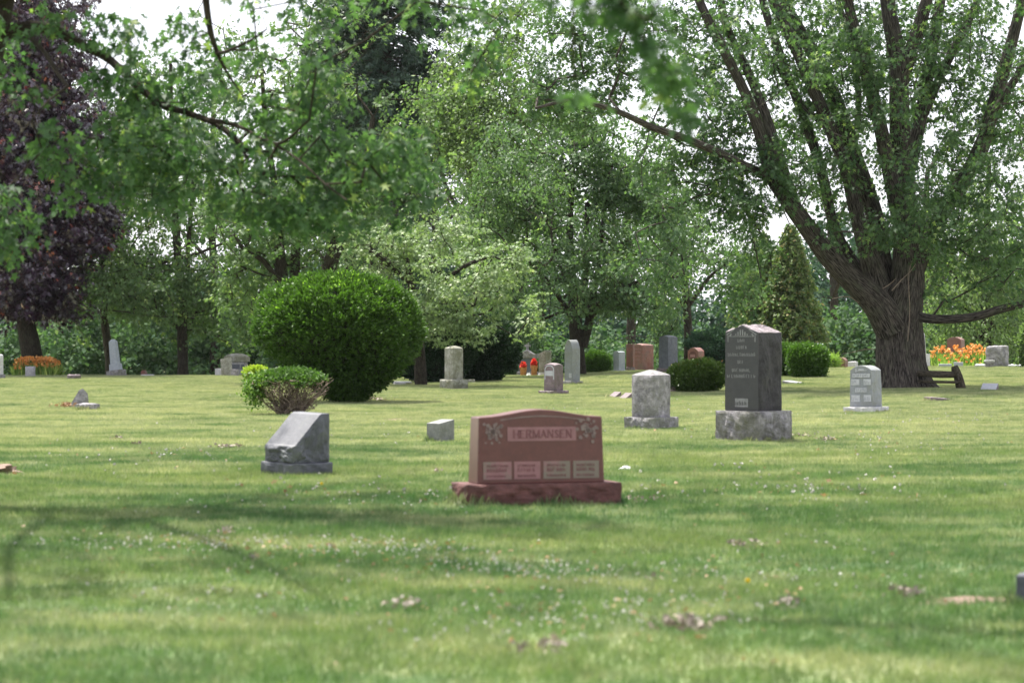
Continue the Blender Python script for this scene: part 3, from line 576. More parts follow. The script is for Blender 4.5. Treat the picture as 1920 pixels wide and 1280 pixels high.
headstone(426, 707, -40, None, (6, 14), 36, None, 'moss', 'mossy leaning slab in front of the domed monument', tilt=(R(-3), R(-9)), Y=88.5, rd='r', amp=.01, top=lambda u, v: 1-2*v)
headstone(411, 708, -10, None, (11, 3), 15, None, 'white', 'small white marker just left of the leaning mossy slab', Y=89, cuts=4); headstone(440, 708, -10, None, (11, 3), 14, None, 'grrough', 'small rough marker just right of the leaning mossy slab', Y=88, rd='f', amp=.01, cuts=5)
headstone(754, 722, 8, None, (31, 6), 7, None, 'white', 'flat pale slab lying in the shade right of the round yew', rd='f', amp=.02, cuts=6, name='flat_stone', cat='flat stone')
headstone(1919, 1139, -20, None, (18, 22), 60, None, 'slant', 'blurred grey marker cut by the right picture edge near the viewer', amp=.006, rd='r', name='grave_marker', cat='grave marker')

# ------------------------------------------------------------------ trees
def limb_pts(Y, L):
    """(px, py, radius px, depth offset m) -> world points and radii"""
    p = [P(a[0], a[1], Y+(a[3] if len(a) > 3 else 0)) for a in L]; return np.array(p), np.array([a[2]*(Y+(a[3] if len(a) > 3 else 0))/FPX for a in L])
def tree(name, label, cat, base, Y, limbs, blobs, bark, leafm, lsize, nper, spread, shape=MAPLE, seed=1, droop=.5, rtip=.006, lump=None, group=None, rough=.04, nside=12, flare=None, sag=0, wig=.1, flat=.55, up=.7, step=.6, leafname='crown', extra=0, fold=.15):
    rng = np.random.RandomState(seed); X = (base-960)/FPX*Y; z = float(gz(X, Y)); org = np.array([X, Y, z])
    r = empty(name, org, 0, label, cat, group); wd = Wood(); nodes, rad = [], []
    for n_, L in enumerate(limbs):
        p, q = limb_pts(Y, L)
        if n_ == 0 and p[0][2] > z-.05: p[0][2] = z-.15
        wd.tube(p, q, nside if n_ else nside+8, rough, rng, sub=5, flare=flare if n_ == 0 else None)
        a, b = sample(p, q, .4)
        if n_ == 0: a, b = a[len(a)//3:], b[len(b)//3:]
        nodes += a; rad += b
    tg = np.vstack([blob(rng, Y, *b) for b in blobs])
    if lump: tg = lumpy(rng, tg, *lump)
    tg = tg[tg[:, 2] > gz(tg[:, 0], tg[:, 1])+.5]
    grow(wd, rng, nodes, rad, tg, rtip, wig, sag, step)
    wd.build('trunk', bark, r, org)
    pos, tip, nor = sprout(rng, tg, nper, spread, droop, flat, up)
    n = len(pos); sz = lsize*rng.uniform(.55, 1.15, n)
    shoot = np.repeat(rng.rand(len(tg)), nper); tint = np.clip(.55*rng.rand(n)+.45*shoot+rng.normal(size=n)*.05, 0, 1)
    leaves(leafname, pos, tip, nor, sz, shape, tint, leafm, r, org, fold)
    return r

# the great silver maple
Ym = at(1690, 728)[1]
ML = [[(1693, 738, 58), (1692, 715, 49), (1690, 680, 44), (1688, 640, 43), (1686, 600, 42), (1692, 565, 40), (1700, 535, 33)],
 [(1672, 615, 32, -.2), (1642, 566, 27, -.5), (1594, 522, 22, -.8), (1546, 470, 19, -1), (1506, 415, 17, -1.2), (1470, 365, 15.5, -1.3), (1445, 325, 14, -1.4), (1425, 250, 12, -1.6), (1395, 170, 10, -1.8), (1355, 90, 9, -2), (1310, 0, 8, -2), (1270, -120, 6, -2), (1230, -260, 4, -2)],
 [(1450, 335, 10, -1.4), (1400, 312, 8, -1.8), (1340, 283, 7.5, -2.2), (1280, 258, 7, -2.6), (1225, 240, 6.5, -3), (1165, 212, 5.5, -3.4), (1110, 195, 4.5, -3.6), (1060, 190, 3.6, -3.6), (1005, 203, 2.5, -3.7)],
 [(1490, 385, 12, -1.2), (1462, 300, 10, -.9), (1435, 215, 9.5, -.6), (1400, 130, 8.5, -.2), (1362, 50, 8, 0), (1345, -40, 7, 0), (1320, -200, 5, 0)],
 [(1650, 585, 20, .2), (1608, 510, 15, .3), (1576, 455, 11, .5), (1557, 400, 10, .7), (1546, 345, 10, .9), (1528, 280, 10, 1.1), (1505, 215, 9, 1.3), (1480, 150, 8.5, 1.5), (1455, 80, 8, 1.8), (1430, 0, 7, 2), (1400, -150, 5, 2)],
 [(1658, 575, 25, 0), (1636, 500, 20, -.1), (1608, 405, 14.5, -.3), (1588, 325, 12.5, -.4), (1560, 250, 12, -.5), (1527, 172, 11, -.6), (1492, 90, 10.5, -.6), (1455, 15, 10, -.6), (1425, -80, 8, -.8), (1390, -220, 6, -1)],
 [(1660, 560, 25, .5), (1645, 460, 20, .7), (1638, 400, 16, .9), (1598, 280, 14.5, 1.1), (1565, 185, 14, 1.2), (1524, 100, 13, 1.4), (1480, 25, 12, 1.5), (1440, -60, 10, 1.6), (1400, -200, 8, 1.8), (1360, -330, 5, 2)],
 [(1700, 560, 33, .1), (1703, 480, 28, .1), (1697, 400, 22, .1), (1690, 300, 20, .1), (1686, 210, 19, 0), (1684, 120, 18, 0), (1668, 30, 15, 0), (1655, -80, 12, 0), (1640, -250, 9, 0), (1630, -420, 6, 0)],
 [(1690, 145, 16, 0), (1715, 75, 13, -.2), (1738, 0, 11, -.3), (1760, -110, 9, -.4), (1790, -260, 6, -.4)],
 [(1692, 430, 17, -.2), (1668, 320, 14, -.5), (1646, 220, 13, -.8), (1623, 130, 12, -1), (1597, 35, 10, -1.2), (1580, -60, 8, -1.4), (1560, -200, 6, -1.5)],
 [(1710, 520, 20, .3), (1750, 430, 14, .5), (1797, 350, 15, .6), (1837, 285, 14, .7), (1863, 200, 12.5, .8), (1890, 105, 12, .8), (1917, 0, 10, .8), (1945, -120, 8, .8), (1960, -260, 5, 1)],
 [(1810, 330, 11, .6), (1850, 240, 9, .1), (1890, 170, 8, -.3), (1935, 100, 7, -.6), (1990, 0, 5, -1)],
 [(1700, 330, 14, .4), (1722, 240, 12, .8), (1742, 130, 11, 1.1), (1760, 20, 10, 1.4), (1775, -90, 8, 1.6), (1790, -230, 5, 1.6)],
 [(1728, 225, 8, .9), (1765, 140, 8, 1.2), (1805, 60, 8, 1.4), (1838, -10, 7, 1.6), (1880, -120, 5, 2)], [(1560, 250, 6, -.4), (1500, 190, 5, .4), (1440, 100, 4, .8), (1400, 40, 3, 1)], [(1598, 290, 7, 1), (1610, 200, 6, 1.3), (1600, 100, 6, 1.6), (1570, 0, 5, 2)],
 [(1712, 592, 10, -.2), (1745, 598, 9, -.4), (1790, 598, 8.5, -.8), (1835, 592, 8, -1), (1875, 580, 7.5, -1.2), (1925, 568, 7, -1.4), (1990, 555, 5, -1.6), (2060, 560, 3, -1.7)]]
MB = [  # px, py, rx, ry, depth offset, depth radius, shoots
 (1730, 310, 50, 90, -2.6, 1.0, 40), (1755, 420, 70, 50, -2.4, .9, 44), (1700, 190, 50, 40, -2.6, .9, 10), (1655, 440, 35, 30, -2, .6, 14), (1490, 300, 60, 40, -2, .6, 22), (1640, 150, 40, 60, -2, .6, 16), (1560, 430, 30, 30, -1.6, .5, 8),
 (1800, 380, 120, 100, -1.5, 2, 150), (1880, 300, 90, 160, 0, 3, 170), (1860, 120, 110, 120, 0, 3, 120), (1800, 470, 130, 50, 1, 2, 100),
 (1880, 540, 110, 35, -1.0, 1.2, 44), (1560, 230, 160, 130, 0, 3, 150), (1450, 140, 150, 120, 0, 3, 140), (1320, 130, 140, 110, -1, 3, 130), (1170, 140, 130, 50, -1.8, 1.2, 70), (1050, 190, 90, 50, -2.4, .8, 56),
 (1230, 40, 170, 50, -1, 3, 90), (1360, 290, 110, 60, -.9, 1.0, 110), (1290, 360, 80, 70, -2, 1.2, 100), (1390, 400, 70, 70, -1.6, 1.2, 105), (1420, 470, 45, 60, 1, 1, 40),
 (1490, 340, 70, 60, -.7, 1.2, 50), (1560, 330, 60, 60, -.4, 2, 24), (1260, 480, 70, 70, -2, 1, 80), (1620, 60, 170, 110, 0, 3, 190), (1760, 60, 120, 110, 1, 3, 120), (1560, 130, 200, 150, 1.5, 3, 130), (1760, 200, 160, 130, 2, 2, 110), (1380, 560, 45, 50, -1, .8, 26),
 (1080, 60, 120, 60, -2, 2, 60), (1640, -260, 560, 320, 0, 4.2, 380), (1250, -130, 240, 160, -1, 3.0, 110), (2060, 250, 130, 380, 0, 3.5, 120), (1620, -560, 380, 220, 0, 4, 100)]
maple = tree('maple_tree', 'huge many-limbed silver maple with thick furrowed trunk at right', 'tree', 1690, Ym, ML, MB, M['bark'], M['maple'], .135, 32, .30, MAPLE, 11, .75, .0045, (1.3, -.14), rough=.035, nside=18, flare=(.42, .36), wig=.10, sag=.08)
# bare dead shoots at its fork
wd = Wood()
for L in ([(1672, 545, 1.6, -1.5), (1690, 525, 1.4, -1.6), (1706, 510, 1.2, -1.6), (1717, 495, .8, -1.6)], [(1702, 640, 1.2, -1.5), (1706, 580, 1.2, -1.5), (1703, 520, 1, -1.5), (1710, 490, .6, -1.5)], [(1655, 541, 1.6, -1.6), (1668, 533, 1.3, -1.6), (1680, 522, .8, -1.6)], [(1654, 662, 1.3, .6), (1640, 655, 1.3, .4), (1620, 655, 1.1, .3), (1600, 660, .9, .2), (1580, 663, .6, .1)], [(1560, 560, 1.4, -1), (1590, 556, 1.2, -1), (1610, 568, .9, -1)]):
    p, q = limb_pts(Ym, L); wd.tube(p, q*.65, 5, sub=3)
og = np.array(maple.location); wd.build('dead_shoots', M['deadtwig'], maple, og)

# near tree at left whose limb reaches across the sky, trunk outside the frame
NL = [[(-190, 900, 62), (-150, 640, 52), (-90, 330, 46), (-30, 70, 42), (30, -180, 34), (80, -420, 22)],
 [(-60, 140, 20), (-20, 75, 15), (20, 60, 12), (60, 50, 11), (105, 58, 10), (160, 88, 8), (205, 112, 7.5), (245, 150, 7, -.2), (300, 195, 6.5, -.4), (350, 212, 6, -.5), (410, 236, 6, -.7), (468, 285, 5, -.9)],
 [(50, 60, 7), (85, 100, 4, -.6), (110, 140, 4, -1), (128, 162, 3, -1.4)], [(128, 162, 3, -1.4), (90, 190, 2, -1.6), (60, 225, 1.5, -1.8), (30, 260, 1, -2)],
 [(395, 225, 4.5, -.7), (450, 238, 3.5, -1), (520, 270, 3, -1.4), (580, 225, 2, -1.8)], [(500, 262, 2.6, -1.3), (560, 300, 2.2, -1.6), (610, 345, 2, -1.9), (650, 375, 1.6, -2.2)],
 [(428, 250, 3.5, -.8), (455, 280, 3, -.8), (466, 295, 4, -.9), (500, 262, 2.5, -1.2)], [(380, -60, 7, -1), (386, 0, 7, -1), (395, 60, 6, -1), (408, 100, 4, -1), (428, 140, 2.4, -1), (456, 180, 1, -1)],
 [(-30, 20, 20, 0), (130, -120, 16, -.5), (260, -160, 12, -.8), (380, -60, 8, -1)], [(260, -160, 12, -.8), (450, -260, 9, -1), (700, -260, 6, -2), (900, -160, 4, -2.5)], [(0, -160, 18, 0), (-60, -400, 12, -1), (-150, -600, 8, -1)],
 [(405, 100, 3.5, -1), (430, 95, 3, -1.2), (480, 70, 2, -1.4), (500, 55, 1.3, -1.4)], [(30, -180, 22), (200, -420, 14, 2), (420, -620, 9, 4)], [(60, -330, 16), (250, -500, 6, 4), (470, -530, 3, 8)], [(-60, 120, 16), (-160, 0, 12, -3), (-200, -100, 8, -6)], [(20, -120, 18), (160, -260, 12, -3), (300, -360, 7, -6)]]  # bough reaching farthest back is added to carry unseen shading leaves
NB = [(330, 170, 120, 50, -.6, .8, 22), (250, 250, 100, 60, -1, .8, 20), (420, 320, 130, 80, -1.2, .9, 34), (560, 220, 120, 70, -1.4, .8, 24), (640, 320, 110, 80, -2, .8, 34), (730, 330, 80, 55, -2.2, .6, 18),
 (500, 390, 130, 40, -1.6, .7, 18), (290, 340, 90, 70, -1, .8, 17), (60, 240, 70, 60, -1.8, .7, 9), (10, 130, 40, 50, -1, .6, 6), (20, 400, 30, 55, -2.4, .35, 13), (240, 60, 110, 45, -.8, .8, 13), (450, 70, 110, 45, -1.2, .7, 12),
 (640, 140, 80, 40, -1.8, .7, 5), (600, 10, 140, 30, -1.8, .7, 8), (860, 10, 100, 40, -2.6, .6, 12), (890, 110, 35, 45, -2.6, .4, 5), (780, 385, 50, 20, -2.3, .4, 5), (600, 420, 90, 18, -1.9, .5, 5), (180, 150, 70, 40, -.8, .7, 6), (150, 320, 60, 60, -1.2, .5, 8),
 (520, -520, 600, 100, 9, 3.6, 26), (300, -320, 420, 170, -1, 3.0, 36), (700, -330, 300, 140, -2, 2.4, 16), (-200, -100, 170, 400, -1, 3, 70), (0, -650, 350, 200, 0, 3, 60), (350, -480, 450, 220, -5, 3, 60), (-150, -300, 300, 250, -6, 3, 60), (420, -560, 420, 200, 4, 2, 50)]  # first mass is unseen, added to shade the slant stone and nearby lawn
tree('maple_tree', 'near out-of-focus maple whose leafy limb reaches across the sky from the left edge', 'tree', -190, 19.5, NL, [(*b[:4], b[4]*.8+.35, b[5]*.8, int(b[6]*.80)) for b in NB], M['bark3'], M['near'], .080, 30, .165, MAPLE, 21, .85, .0024, None, nside=12, sag=.05, step=.35, fold=.25)
# a nearer branch hanging at the top centre from a tree behind the viewer at right
OL = [[(4200, 1500, 250), (4100, 600, 200), (3900, -800, 170), (3500, -1900, 120)], [(3900, -800, 90), (3000, -1500, 60, -.5), (2200, -1300, 40, -1), (1500, -700, 22, -1), (1100, -200, 9, -.4), (1140, -40, 5, -.2), (1200, 60, 4, 0), (1262, 190, 2, .2)],
 [(3900, -800, 90), (2900, -1050, 26, 4), (2000, -850, 14, 9), (1500, -720, 7, 13), (1100, -700, 4, 14)], [(3500, -1900, 90), (2500, -2400, 60, 3), (1400, -2300, 40, 5), (500, -1900, 20, 6)], [(3600, -1500, 70), (2900, -2300, 60, -2), (2000, -2600, 40, -4)], [(1130, -200, 6, -.4), (1080, -60, 4, 0), (1075, 80, 3, .3), (1080, 170, 1.5, .5)]]  # first bough is unseen, added to carry the shading leaves
OB = [(1165, 10, 40, 30, 0, .12, 5), (1215, 70, 26, 36, 0, .1, 5), (1255, 140, 16, 30, .1, .08, 4), (1285, 205, 10, 20, .1, .06, 2), (1110, -10, 50, 18, 0, .12, 3), (1075, 190, 8, 12, .5, .04, 1), (1130, -70, 120, 40, 0, .3, 6),
 (1350, -880, 560, 150, 13.4, 2.6, 200), (800, -900, 300, 120, 15, 2, 60), (2000, -1000, 400, 160, 10, 2, 90), (1500, -2600, 1400, 400, 5, 2.5, 160), (2600, -2600, 1400, 600, 0, 3, 150), (900, -2500, 900, 300, 10, 2.5, 80), (2300, -2300, 900, 400, 8, 2, 80)]  # unseen crown overhead, added and placed to shade the near lawn
tree('maple_tree', 'very near strongly blurred maple branch hanging in at the top centre', 'tree', 4200, 8.6, OL, OB, M['bark3'], M['near'], .075, 13, .075, MAPLE, 31, .8, .0026, None, step=.3, fold=.3)

# purple maple at left
PL = [[(66, 720, 24), (60, 665, 19), (50, 610, 17), (44, 560, 16), (40, 480, 15), (38, 380, 13), (40, 250, 11), (45, 100, 9), (50, -80, 6)], [(42, 540, 9), (0, 470, 8), (-50, 380, 6)], [(42, 520, 8), (90, 450, 6, -1), (140, 400, 5, -2), (180, 380, 3, -2)], [(40, 360, 8), (90, 260, 6), (130, 180, 4)], [(40, 300, 8), (0, 200, 6), (-40, 100, 4)]]
PB = [(50, 60, 95, 100, 0, 3.5, 380), (50, 210, 110, 110, 0, 4, 560), (65, 370, 110, 110, 0, 4, 600), (145, 420, 50, 60, -1.5, 2, 170), (50, 500, 95, 80, 0, 3.4, 440), (-80, 300, 130, 280, 0, 4, 330), (60, 570, 90, 25, 0, 2.5, 110), (20, -100, 150, 120, 0, 4, 240), (185, 400, 26, 50, -1, 1.2, 40), (150, 270, 36, 50, -1, 1.5, 50)]
tree('purple_maple_tree', 'dark purple-leaved maple towering at the left edge', 'tree', 62, 92, PL, PB, M['bark2'], M['purple'], .20, 30, .36, MAPLE, 41, .8, .008, None, sag=.05)
# leaning trunk beside it
tree('leaning_tree', 'green tree with a dark leaning trunk right behind the leaning obelisk', 'tree', 209, 98, [[(209, 720, 10), (205, 670, 8.5), (196, 600, 7.5), (190, 520, 7), (200, 420, 6), (215, 300, 5), (230, 150, 3)], [(196, 560, 4), (230, 500, 3), (270, 470, 2)]],
 [(215, 470, 80, 100, 0, 3, 170), (240, 560, 55, 50, -1.5, 2, 90), (250, 330, 100, 110, 0, 3, 190), (240, 180, 90, 90, 0, 3, 120), (190, 600, 45, 40, -.5, 1.5, 40)], M['bark2'], M['left'], .17, 26, .36, MAPLE, 51, .8, .008, (.8, -.1))
# the straight trunk
tree('broadleaf_tree', 'tall green tree with one straight trunk and drooping lower branches, between obelisk and domed monument', 'tree', 343, 93, [[(343, 720, 12), (343, 680, 10), (342, 620, 9.5), (340, 560, 9), (335, 500, 7.5), (331, 440, 7), (326, 350, 6), (322, 250, 4), (320, 120, 3)], [(343, 580, 6), (352, 520, 5), (352, 470, 4.5), (358, 400, 4), (362, 330, 3)], [(340, 620, 5), (308, 588, 4.5), (285, 555, 4), (275, 530, 3)], [(345, 590, 3), (390, 580, 3), (425, 566, 2)], [(335, 500, 4), (300, 495, 3, -.5), (370, 475, 2.6, -1), (420, 456, 2.2, -1.2), (450, 452, 2, -1.2), (480, 480, 3, -1), (505, 520, 4, -1)]],
 [(260, 520, 80, 60, -1, 2.5, 150), (270, 590, 70, 45, -1, 2, 120), (285, 640, 28, 28, -1.2, 1, 28), (330, 350, 120, 70, 0, 3, 150), (310, 230, 110, 100, 0, 3, 170), (360, 520, 60, 40, -1, 1.5, 34), (400, 545, 55, 35, -1, 1.2, 70), (360, 600, 60, 30, 1, 1.5, 50), (420, 410, 80, 30, 0, 2, 50), (480, 590, 70, 60, 1, 2, 90)], M['bark2'], M['left'], .16, 26, .34, MAPLE, 61, .85, .008, (.8, -.12), sag=.06)
# several trunks behind the round yew
tree('multi_trunk_tree', 'tree with several leaning trunks rising behind the round yew', 'tree', 560, 72, [[(555, 725, 22), (548, 640, 17), (535, 570, 14), (526, 500, 12), (522, 440, 9), (515, 350, 7), (500, 250, 5), (490, 120, 3)], [(552, 600, 12, .5), (553, 520, 10, .5), (556, 450, 9, .5), (565, 360, 7, .5), (580, 250, 5, .5)], [(565, 650, 16), (595, 560, 15), (617, 500, 14), (636, 445, 13), (655, 400, 9), (680, 330, 7), (700, 220, 5)], [(530, 540, 6), (495, 490, 5, -.5), (460, 470, 4, -.8), (440, 440, 3, -1)]],
 [(480, 440, 110, 60, 0, 2.5, 90), (560, 400, 140, 70, 0, 3, 120), (700, 420, 110, 70, 0, 2.5, 90), (440, 520, 60, 60, 0, 2, 60), (600, 250, 160, 130, 0, 3, 160), (480, 180, 130, 110, 0, 3, 110), (720, 260, 110, 90, 0, 2.5, 80), (560, 500, 80, 30, 1, 1.5, 30), (560, 20, 190, 110, 0, 3, 60)], M['bark2'], M['left'], .15, 26, .30, MAPLE, 71, .7, .007, (.9, -.1))
# pale variegated tree
tree('variegated_tree', 'spreading tree with pale cream-edged leaves above the dark evergreens', 'tree', 790, 70, [[(790, 720, 12), (785, 640, 10), (775, 560, 8), (765, 500, 6), (750, 450, 4)], [(780, 600, 7), (820, 540, 5, -1), (870, 500, 4, -2), (920, 480, 3, -2.5)], [(783, 620, 6), (840, 590, 4, -1.5), (890, 570, 3, -2.5)], [(770, 530, 5), (720, 490, 4, -1), (690, 460, 3, -1)]],
 [(780, 450, 90, 35, -1, 2, 90), (860, 490, 90, 50, -2, 1.5, 130), (860, 560, 90, 60, -2.5, 1.2, 150), (920, 550, 60, 50, -2.5, 1.2, 80), (740, 500, 70, 60, -.5, 1.5, 90), (970, 490, 25, 25, -3, .7, 20), (690, 450, 60, 30, -1, 1.5, 40), (880, 610, 50, 25, -2.8, .8, 50), (800, 590, 60, 40, -1, 1.4, 60), (840, 430, 60, 25, 0, 1.5, 40), (990, 590, 30, 40, -1, .8, 20)], M['bark2'], M['varieg'], .11, 30, .27, MAPLE, 81, .6, .005, (2.2, -.05), up=1.0, flat=.2)
# pale yellow-green tree in the top centre
tree('pale_green_tree', 'airy yellow-green tree beyond the lawn left of the linden', 'tree', 900, 104, [[(900, 720, 12), (900, 600, 10), (895, 480, 9), (885, 360, 7), (880, 250, 5), (880, 120, 3)], [(895, 450, 5), (840, 360, 4), (820, 280, 3)], [(890, 400, 5), (950, 320, 4), (980, 240, 3)]],
 [(880, 170, 90, 90, 0, 3, 260), (850, 270, 90, 80, -1, 3, 260), (930, 250, 90, 90, -1, 3, 260), (890, 370, 100, 80, 0, 3, 180), (990, 260, 60, 110, 0, 3, 120), (960, 30, 90, 70, 0, 3, 90), (940, 440, 70, 60, 0, 3, 80), (1010, 170, 60, 80, 0, 3, 60), (960, 110, 70, 60, 0, 3, 50)], M['bark2'], M['pale'], .19, 26, .42, OVAL, 91, .7, .008, (.8, -.1))
# linden in the centre
tree('linden_tree', 'mid-sized linden with low fork and layered drooping foliage at centre', 'tree', 1082, 86, [[(1084, 722, 20), (1084, 700, 16), (1082, 660, 14), (1080, 620, 13), (1078, 585, 13), (1072, 520, 8), (1068, 440, 6.5), (1072, 360, 5), (1078, 270, 3)], [(1092, 650, 9), (1103, 610, 8), (1110, 570, 7), (1122, 500, 5), (1130, 420, 4), (1140, 340, 3)], [(1080, 600, 8), (1095, 550, 6, .5), (1100, 480, 5, .8), (1100, 380, 4, 1)], [(1075, 600, 6), (1040, 545, 4.5, -1), (1000, 500, 3.5, -1.5), (960, 470, 2.5, -2)], [(1085, 590, 6), (1140, 560, 4.5, -1), (1190, 530, 3, -1.6), (1240, 520, 2, -2)], [(1074, 560, 5), (1045, 480, 4, .5), (1020, 400, 3, .6)], [(1105, 600, 4), (1140, 565, 3.4, .7), (1200, 565, 2.5, .8)]],
 [(1070, 290, 130, 80, 0, 3, 260), (1080, 400, 180, 90, 0, 3.5, 380), (920, 430, 70, 90, -1, 2.5, 110), (1230, 400, 60, 100, -1, 2.5, 90), (990, 470, 80, 80, -1, 2.5, 150), (1080, 500, 170, 60, 0, 3.5, 230), (1190, 450, 90, 80, -1, 2.5, 150), (1180, 350, 90, 80, 0, 2.5, 130), (980, 370, 80, 80, 0, 2.5, 130), (1000, 560, 90, 35, -1, 2.5, 110), (1170, 560, 90, 35, -1, 2.5, 100), (980, 610, 50, 25, -1.5, 1.5, 44), (1060, 560, 60, 30, 1.5, 1.5, 40), (1090, 240, 60, 40, 0, 2, 50)], M['bark2'], M['linden'], .15, 40, .38, OVAL, 101, .8, .007, (1.0, -.16), sag=.06, flat=.35)
# tree behind the dark monument, and those to the right of the maple
tree('broadleaf_tree', 'light green drooping tree behind the dark slate pillar', 'tree', 1290, 100, [[(1290, 720, 9), (1290, 620, 8), (1285, 540, 7), (1280, 440, 5), (1285, 350, 3)], [(1287, 580, 4), (1330, 520, 3), (1370, 490, 2)], [(1287, 580, 4), (1245, 530, 3), (1225, 500, 2)]],
 [(1290, 450, 90, 80, 0, 3, 150), (1250, 540, 70, 60, -1, 2, 110), (1340, 540, 70, 70, 0, 2.5, 120), (1250, 620, 55, 50, -1, 2, 80), (1360, 610, 60, 50, 0, 2, 80), (1300, 600, 60, 60, 1, 2, 80), (1330, 670, 60, 30, 0, 2, 40)], M['bark2'], M['linden'], .17, 26, .38, OVAL, 111, .9, .008, (.9, -.14))
tree('broadleaf_tree', 'mid-green tree beyond the lilies right of the great trunk', 'tree', 1850, 112, [[(1850, 720, 10), (1850, 640, 9), (1845, 540, 8), (1850, 420, 6), (1855, 300, 4)], [(1850, 600, 5), (1790, 520, 4), (1760, 470, 3)], [(1848, 560, 5), (1900, 480, 4), (1940, 430, 3)]],
 [(1830, 480, 100, 90, 0, 3, 170), (1880, 560, 90, 70, 0, 3, 150), (1780, 560, 60, 60, 0, 3, 90), (1780, 630, 60, 35, 0, 3, 70), (1860, 640, 90, 35, 0, 3, 100), (1930, 480, 80, 130, 0, 3, 120), (1850, 380, 90, 60, 0, 3, 80)], M['bark2'], M['pale'], .19, 26, .42, OVAL, 121, .8, .008, (.8, -.12))

# conifers
def conifer(name, label, cat, px, Y, top, bot, hw, leafm, seed, tiers, lean=0, gaps=0, bare=0, group=None, lsize=.11, droop=.35):
    rng = np.random.RandomState(seed); X = (px-960)/FPX*Y; z = float(gz(X, Y)); org = np.array([X, Y, z]); k = Y/FPX
    zt = CZ+(HOR-top)*k; zb = CZ+(HOR-bot)*k; r = empty(name, org, 0, label, cat, group); wd = Wood(); H = zt-z
    wd.tube([(X, Y, z-.1), (X+lean*.4, Y, z+H*.4), (X+lean, Y, zt)], [max(.05, H*.014), H*.009, .02], 8, .03, rng, sub=4)
    a, b, ra, P_, T_ = [], [], [], [], []
    for i in range(tiers):
        f = rng.rand()**.85; h = zb+(zt-zb)*f; L = hw*k*((1-f)**.75*rng.uniform(.75, 1.1)+.03); az = rng.rand()*6.28
        d = np.array([math.cos(az), math.sin(az), 0]); s0 = np.array([X+lean*(h-z)/H, Y, h]); e0 = s0+d*L+np.array([0, 0, -L*droop+rng.uniform(-.1, .2)])
        m_ = (s0+e0)/2+np.array([0, 0, L*.08]); a += [s0, m_]; b += [m_, e0]; ra += [.028, .016]
        if f < bare: continue
        n = int(10+L*16); t = rng.uniform(.25, 1.05, n)[:, None]; p = s0+(e0-s0)*t; sd = np.array([-d[1], d[0], 0]); off = rng.normal(size=(n, 1))*.22*(1.1-t)*L*.6
        P_.append(p+sd*off+np.array([[0, 0, 1]])*rng.uniform(-.22, .02, (n, 1))); T_.append(d*.6+sd*np.sign(off)*.6+np.array([[0, 0, -1]])*rng.uniform(.1, .9, (n, 1)))
    wd.prisms(np.array(a), np.array(b), np.array(ra), np.array(ra)*.6, 4); wd.build('trunk', M['bark2'], r, org)
    p = np.vstack(P_); t = np.vstack(T_); q = 3; p = np.repeat(p, q, 0)+rng.normal(size=(len(p)*q, 3))*.07; t = np.repeat(t, q, 0)+rng.normal(size=(len(p), 3))*.35
    leaves('foliage', p, t, rng.normal(size=p.shape)+[0, 0, .8], lsize*2.2*rng.uniform(.6, 1.2, len(p)), DIA, rng.rand(len(p)), leafm, r, org, .1)
    return r
conifer('spruce_tree', 'tall dark spruce with drooping boughs and bare dead lower branches in the top centre', 'tree', 722, 118, -330, 420, 240, M['spruce'], 5, 520, bare=.24)
conifer('spruce_tree', 'dark spruce narrower and farther behind, left of the tall one', 'tree', 655, 135, -150, 420, 170, M['spruce'], 6, 380)
conifer('arborvitae_tree', 'tall narrow arborvitae behind the clipped bush pair, left spire', 'tree', 1432, 108, 445, 712, 62, M['arbor'], 7, 640, lsize=.09, droop=-.5, group='arborvitae spires')
conifer('arborvitae_tree', 'tall narrow arborvitae behind the clipped bush pair, right spire', 'tree', 1482, 107, 430, 712, 72, M['arbor'], 8, 800, lsize=.09, droop=-.5, group='arborvitae spires')
conifer('arborvitae_tree', 'shorter arborvitae between the dark monument and the two spires', 'tree', 1402, 112, 510, 712, 55, M['arbor'], 9, 460, lsize=.09, droop=-.5, group='arborvitae spires')

# far wood: masses of foliage behind everything
def wood_mass(name, label, blobs, Y, leafm, lsize, nper, spread, seed, shape=FAT, kind=None, cat='woodland'):
    rng = np.random.RandomState(seed); tg = np.vstack([blob(rng, Y, *b) for b in blobs]); org = np.array([0, Y, float(gz(0, Y))])
    tg = tg[tg[:, 2] > gz(tg[:, 0], tg[:, 1])+.2]; pos, tip, nor = sprout(rng, tg, nper, spread, .5, .6, .6); n = len(pos)
    cl = np.repeat(rng.rand(len(tg)), nper); return tag(leaves(name, pos, tip, nor, lsize*rng.uniform(.6, 1.2, n), shape, np.clip(.5*rng.rand(n)+.5*cl, 0, 1), leafm, None, (0, 0, 0), .15), label, cat, kind=kind)

rng = np.random.RandomState(77)
B_ = []
for a in range(-160, 2100, 62):
    top = np.interp(a, [-160, 100, 300, 420, 520, 800, 1000, 1200, 1400, 1500, 1600, 1720, 1950, 2100], [560, 560, 530, 520, 470, 420, 500, 560, 520, 470, 440, 470, 400, 400])+rng.uniform(-22, 22)
    hh = (735-top)/2; B_.append((a+rng.uniform(-15, 15), top+hh, 52, hh, rng.uniform(-6, 8), 4, int(hh*1.6)))
wood_mass('far_woodland', 'hazy blue-green wood closing the view beyond the cemetery', B_, 165, M['farblue'], .42, 16, .75, 201, kind='stuff')
B_ = []
for a in range(-160, 2100, 70):
    top = np.interp(a, [-160, 150, 400, 700, 1000, 1140, 1250, 1560, 1700, 2100], [600, 590, 590, 560, 600, 640, 640, 600, 560, 560])+rng.uniform(-18, 18)
    hh = (725-top)/2; B_.append((a+rng.uniform(-15, 15), top+hh, 48, hh, rng.uniform(-4, 4), 3, int(hh*1.9)))
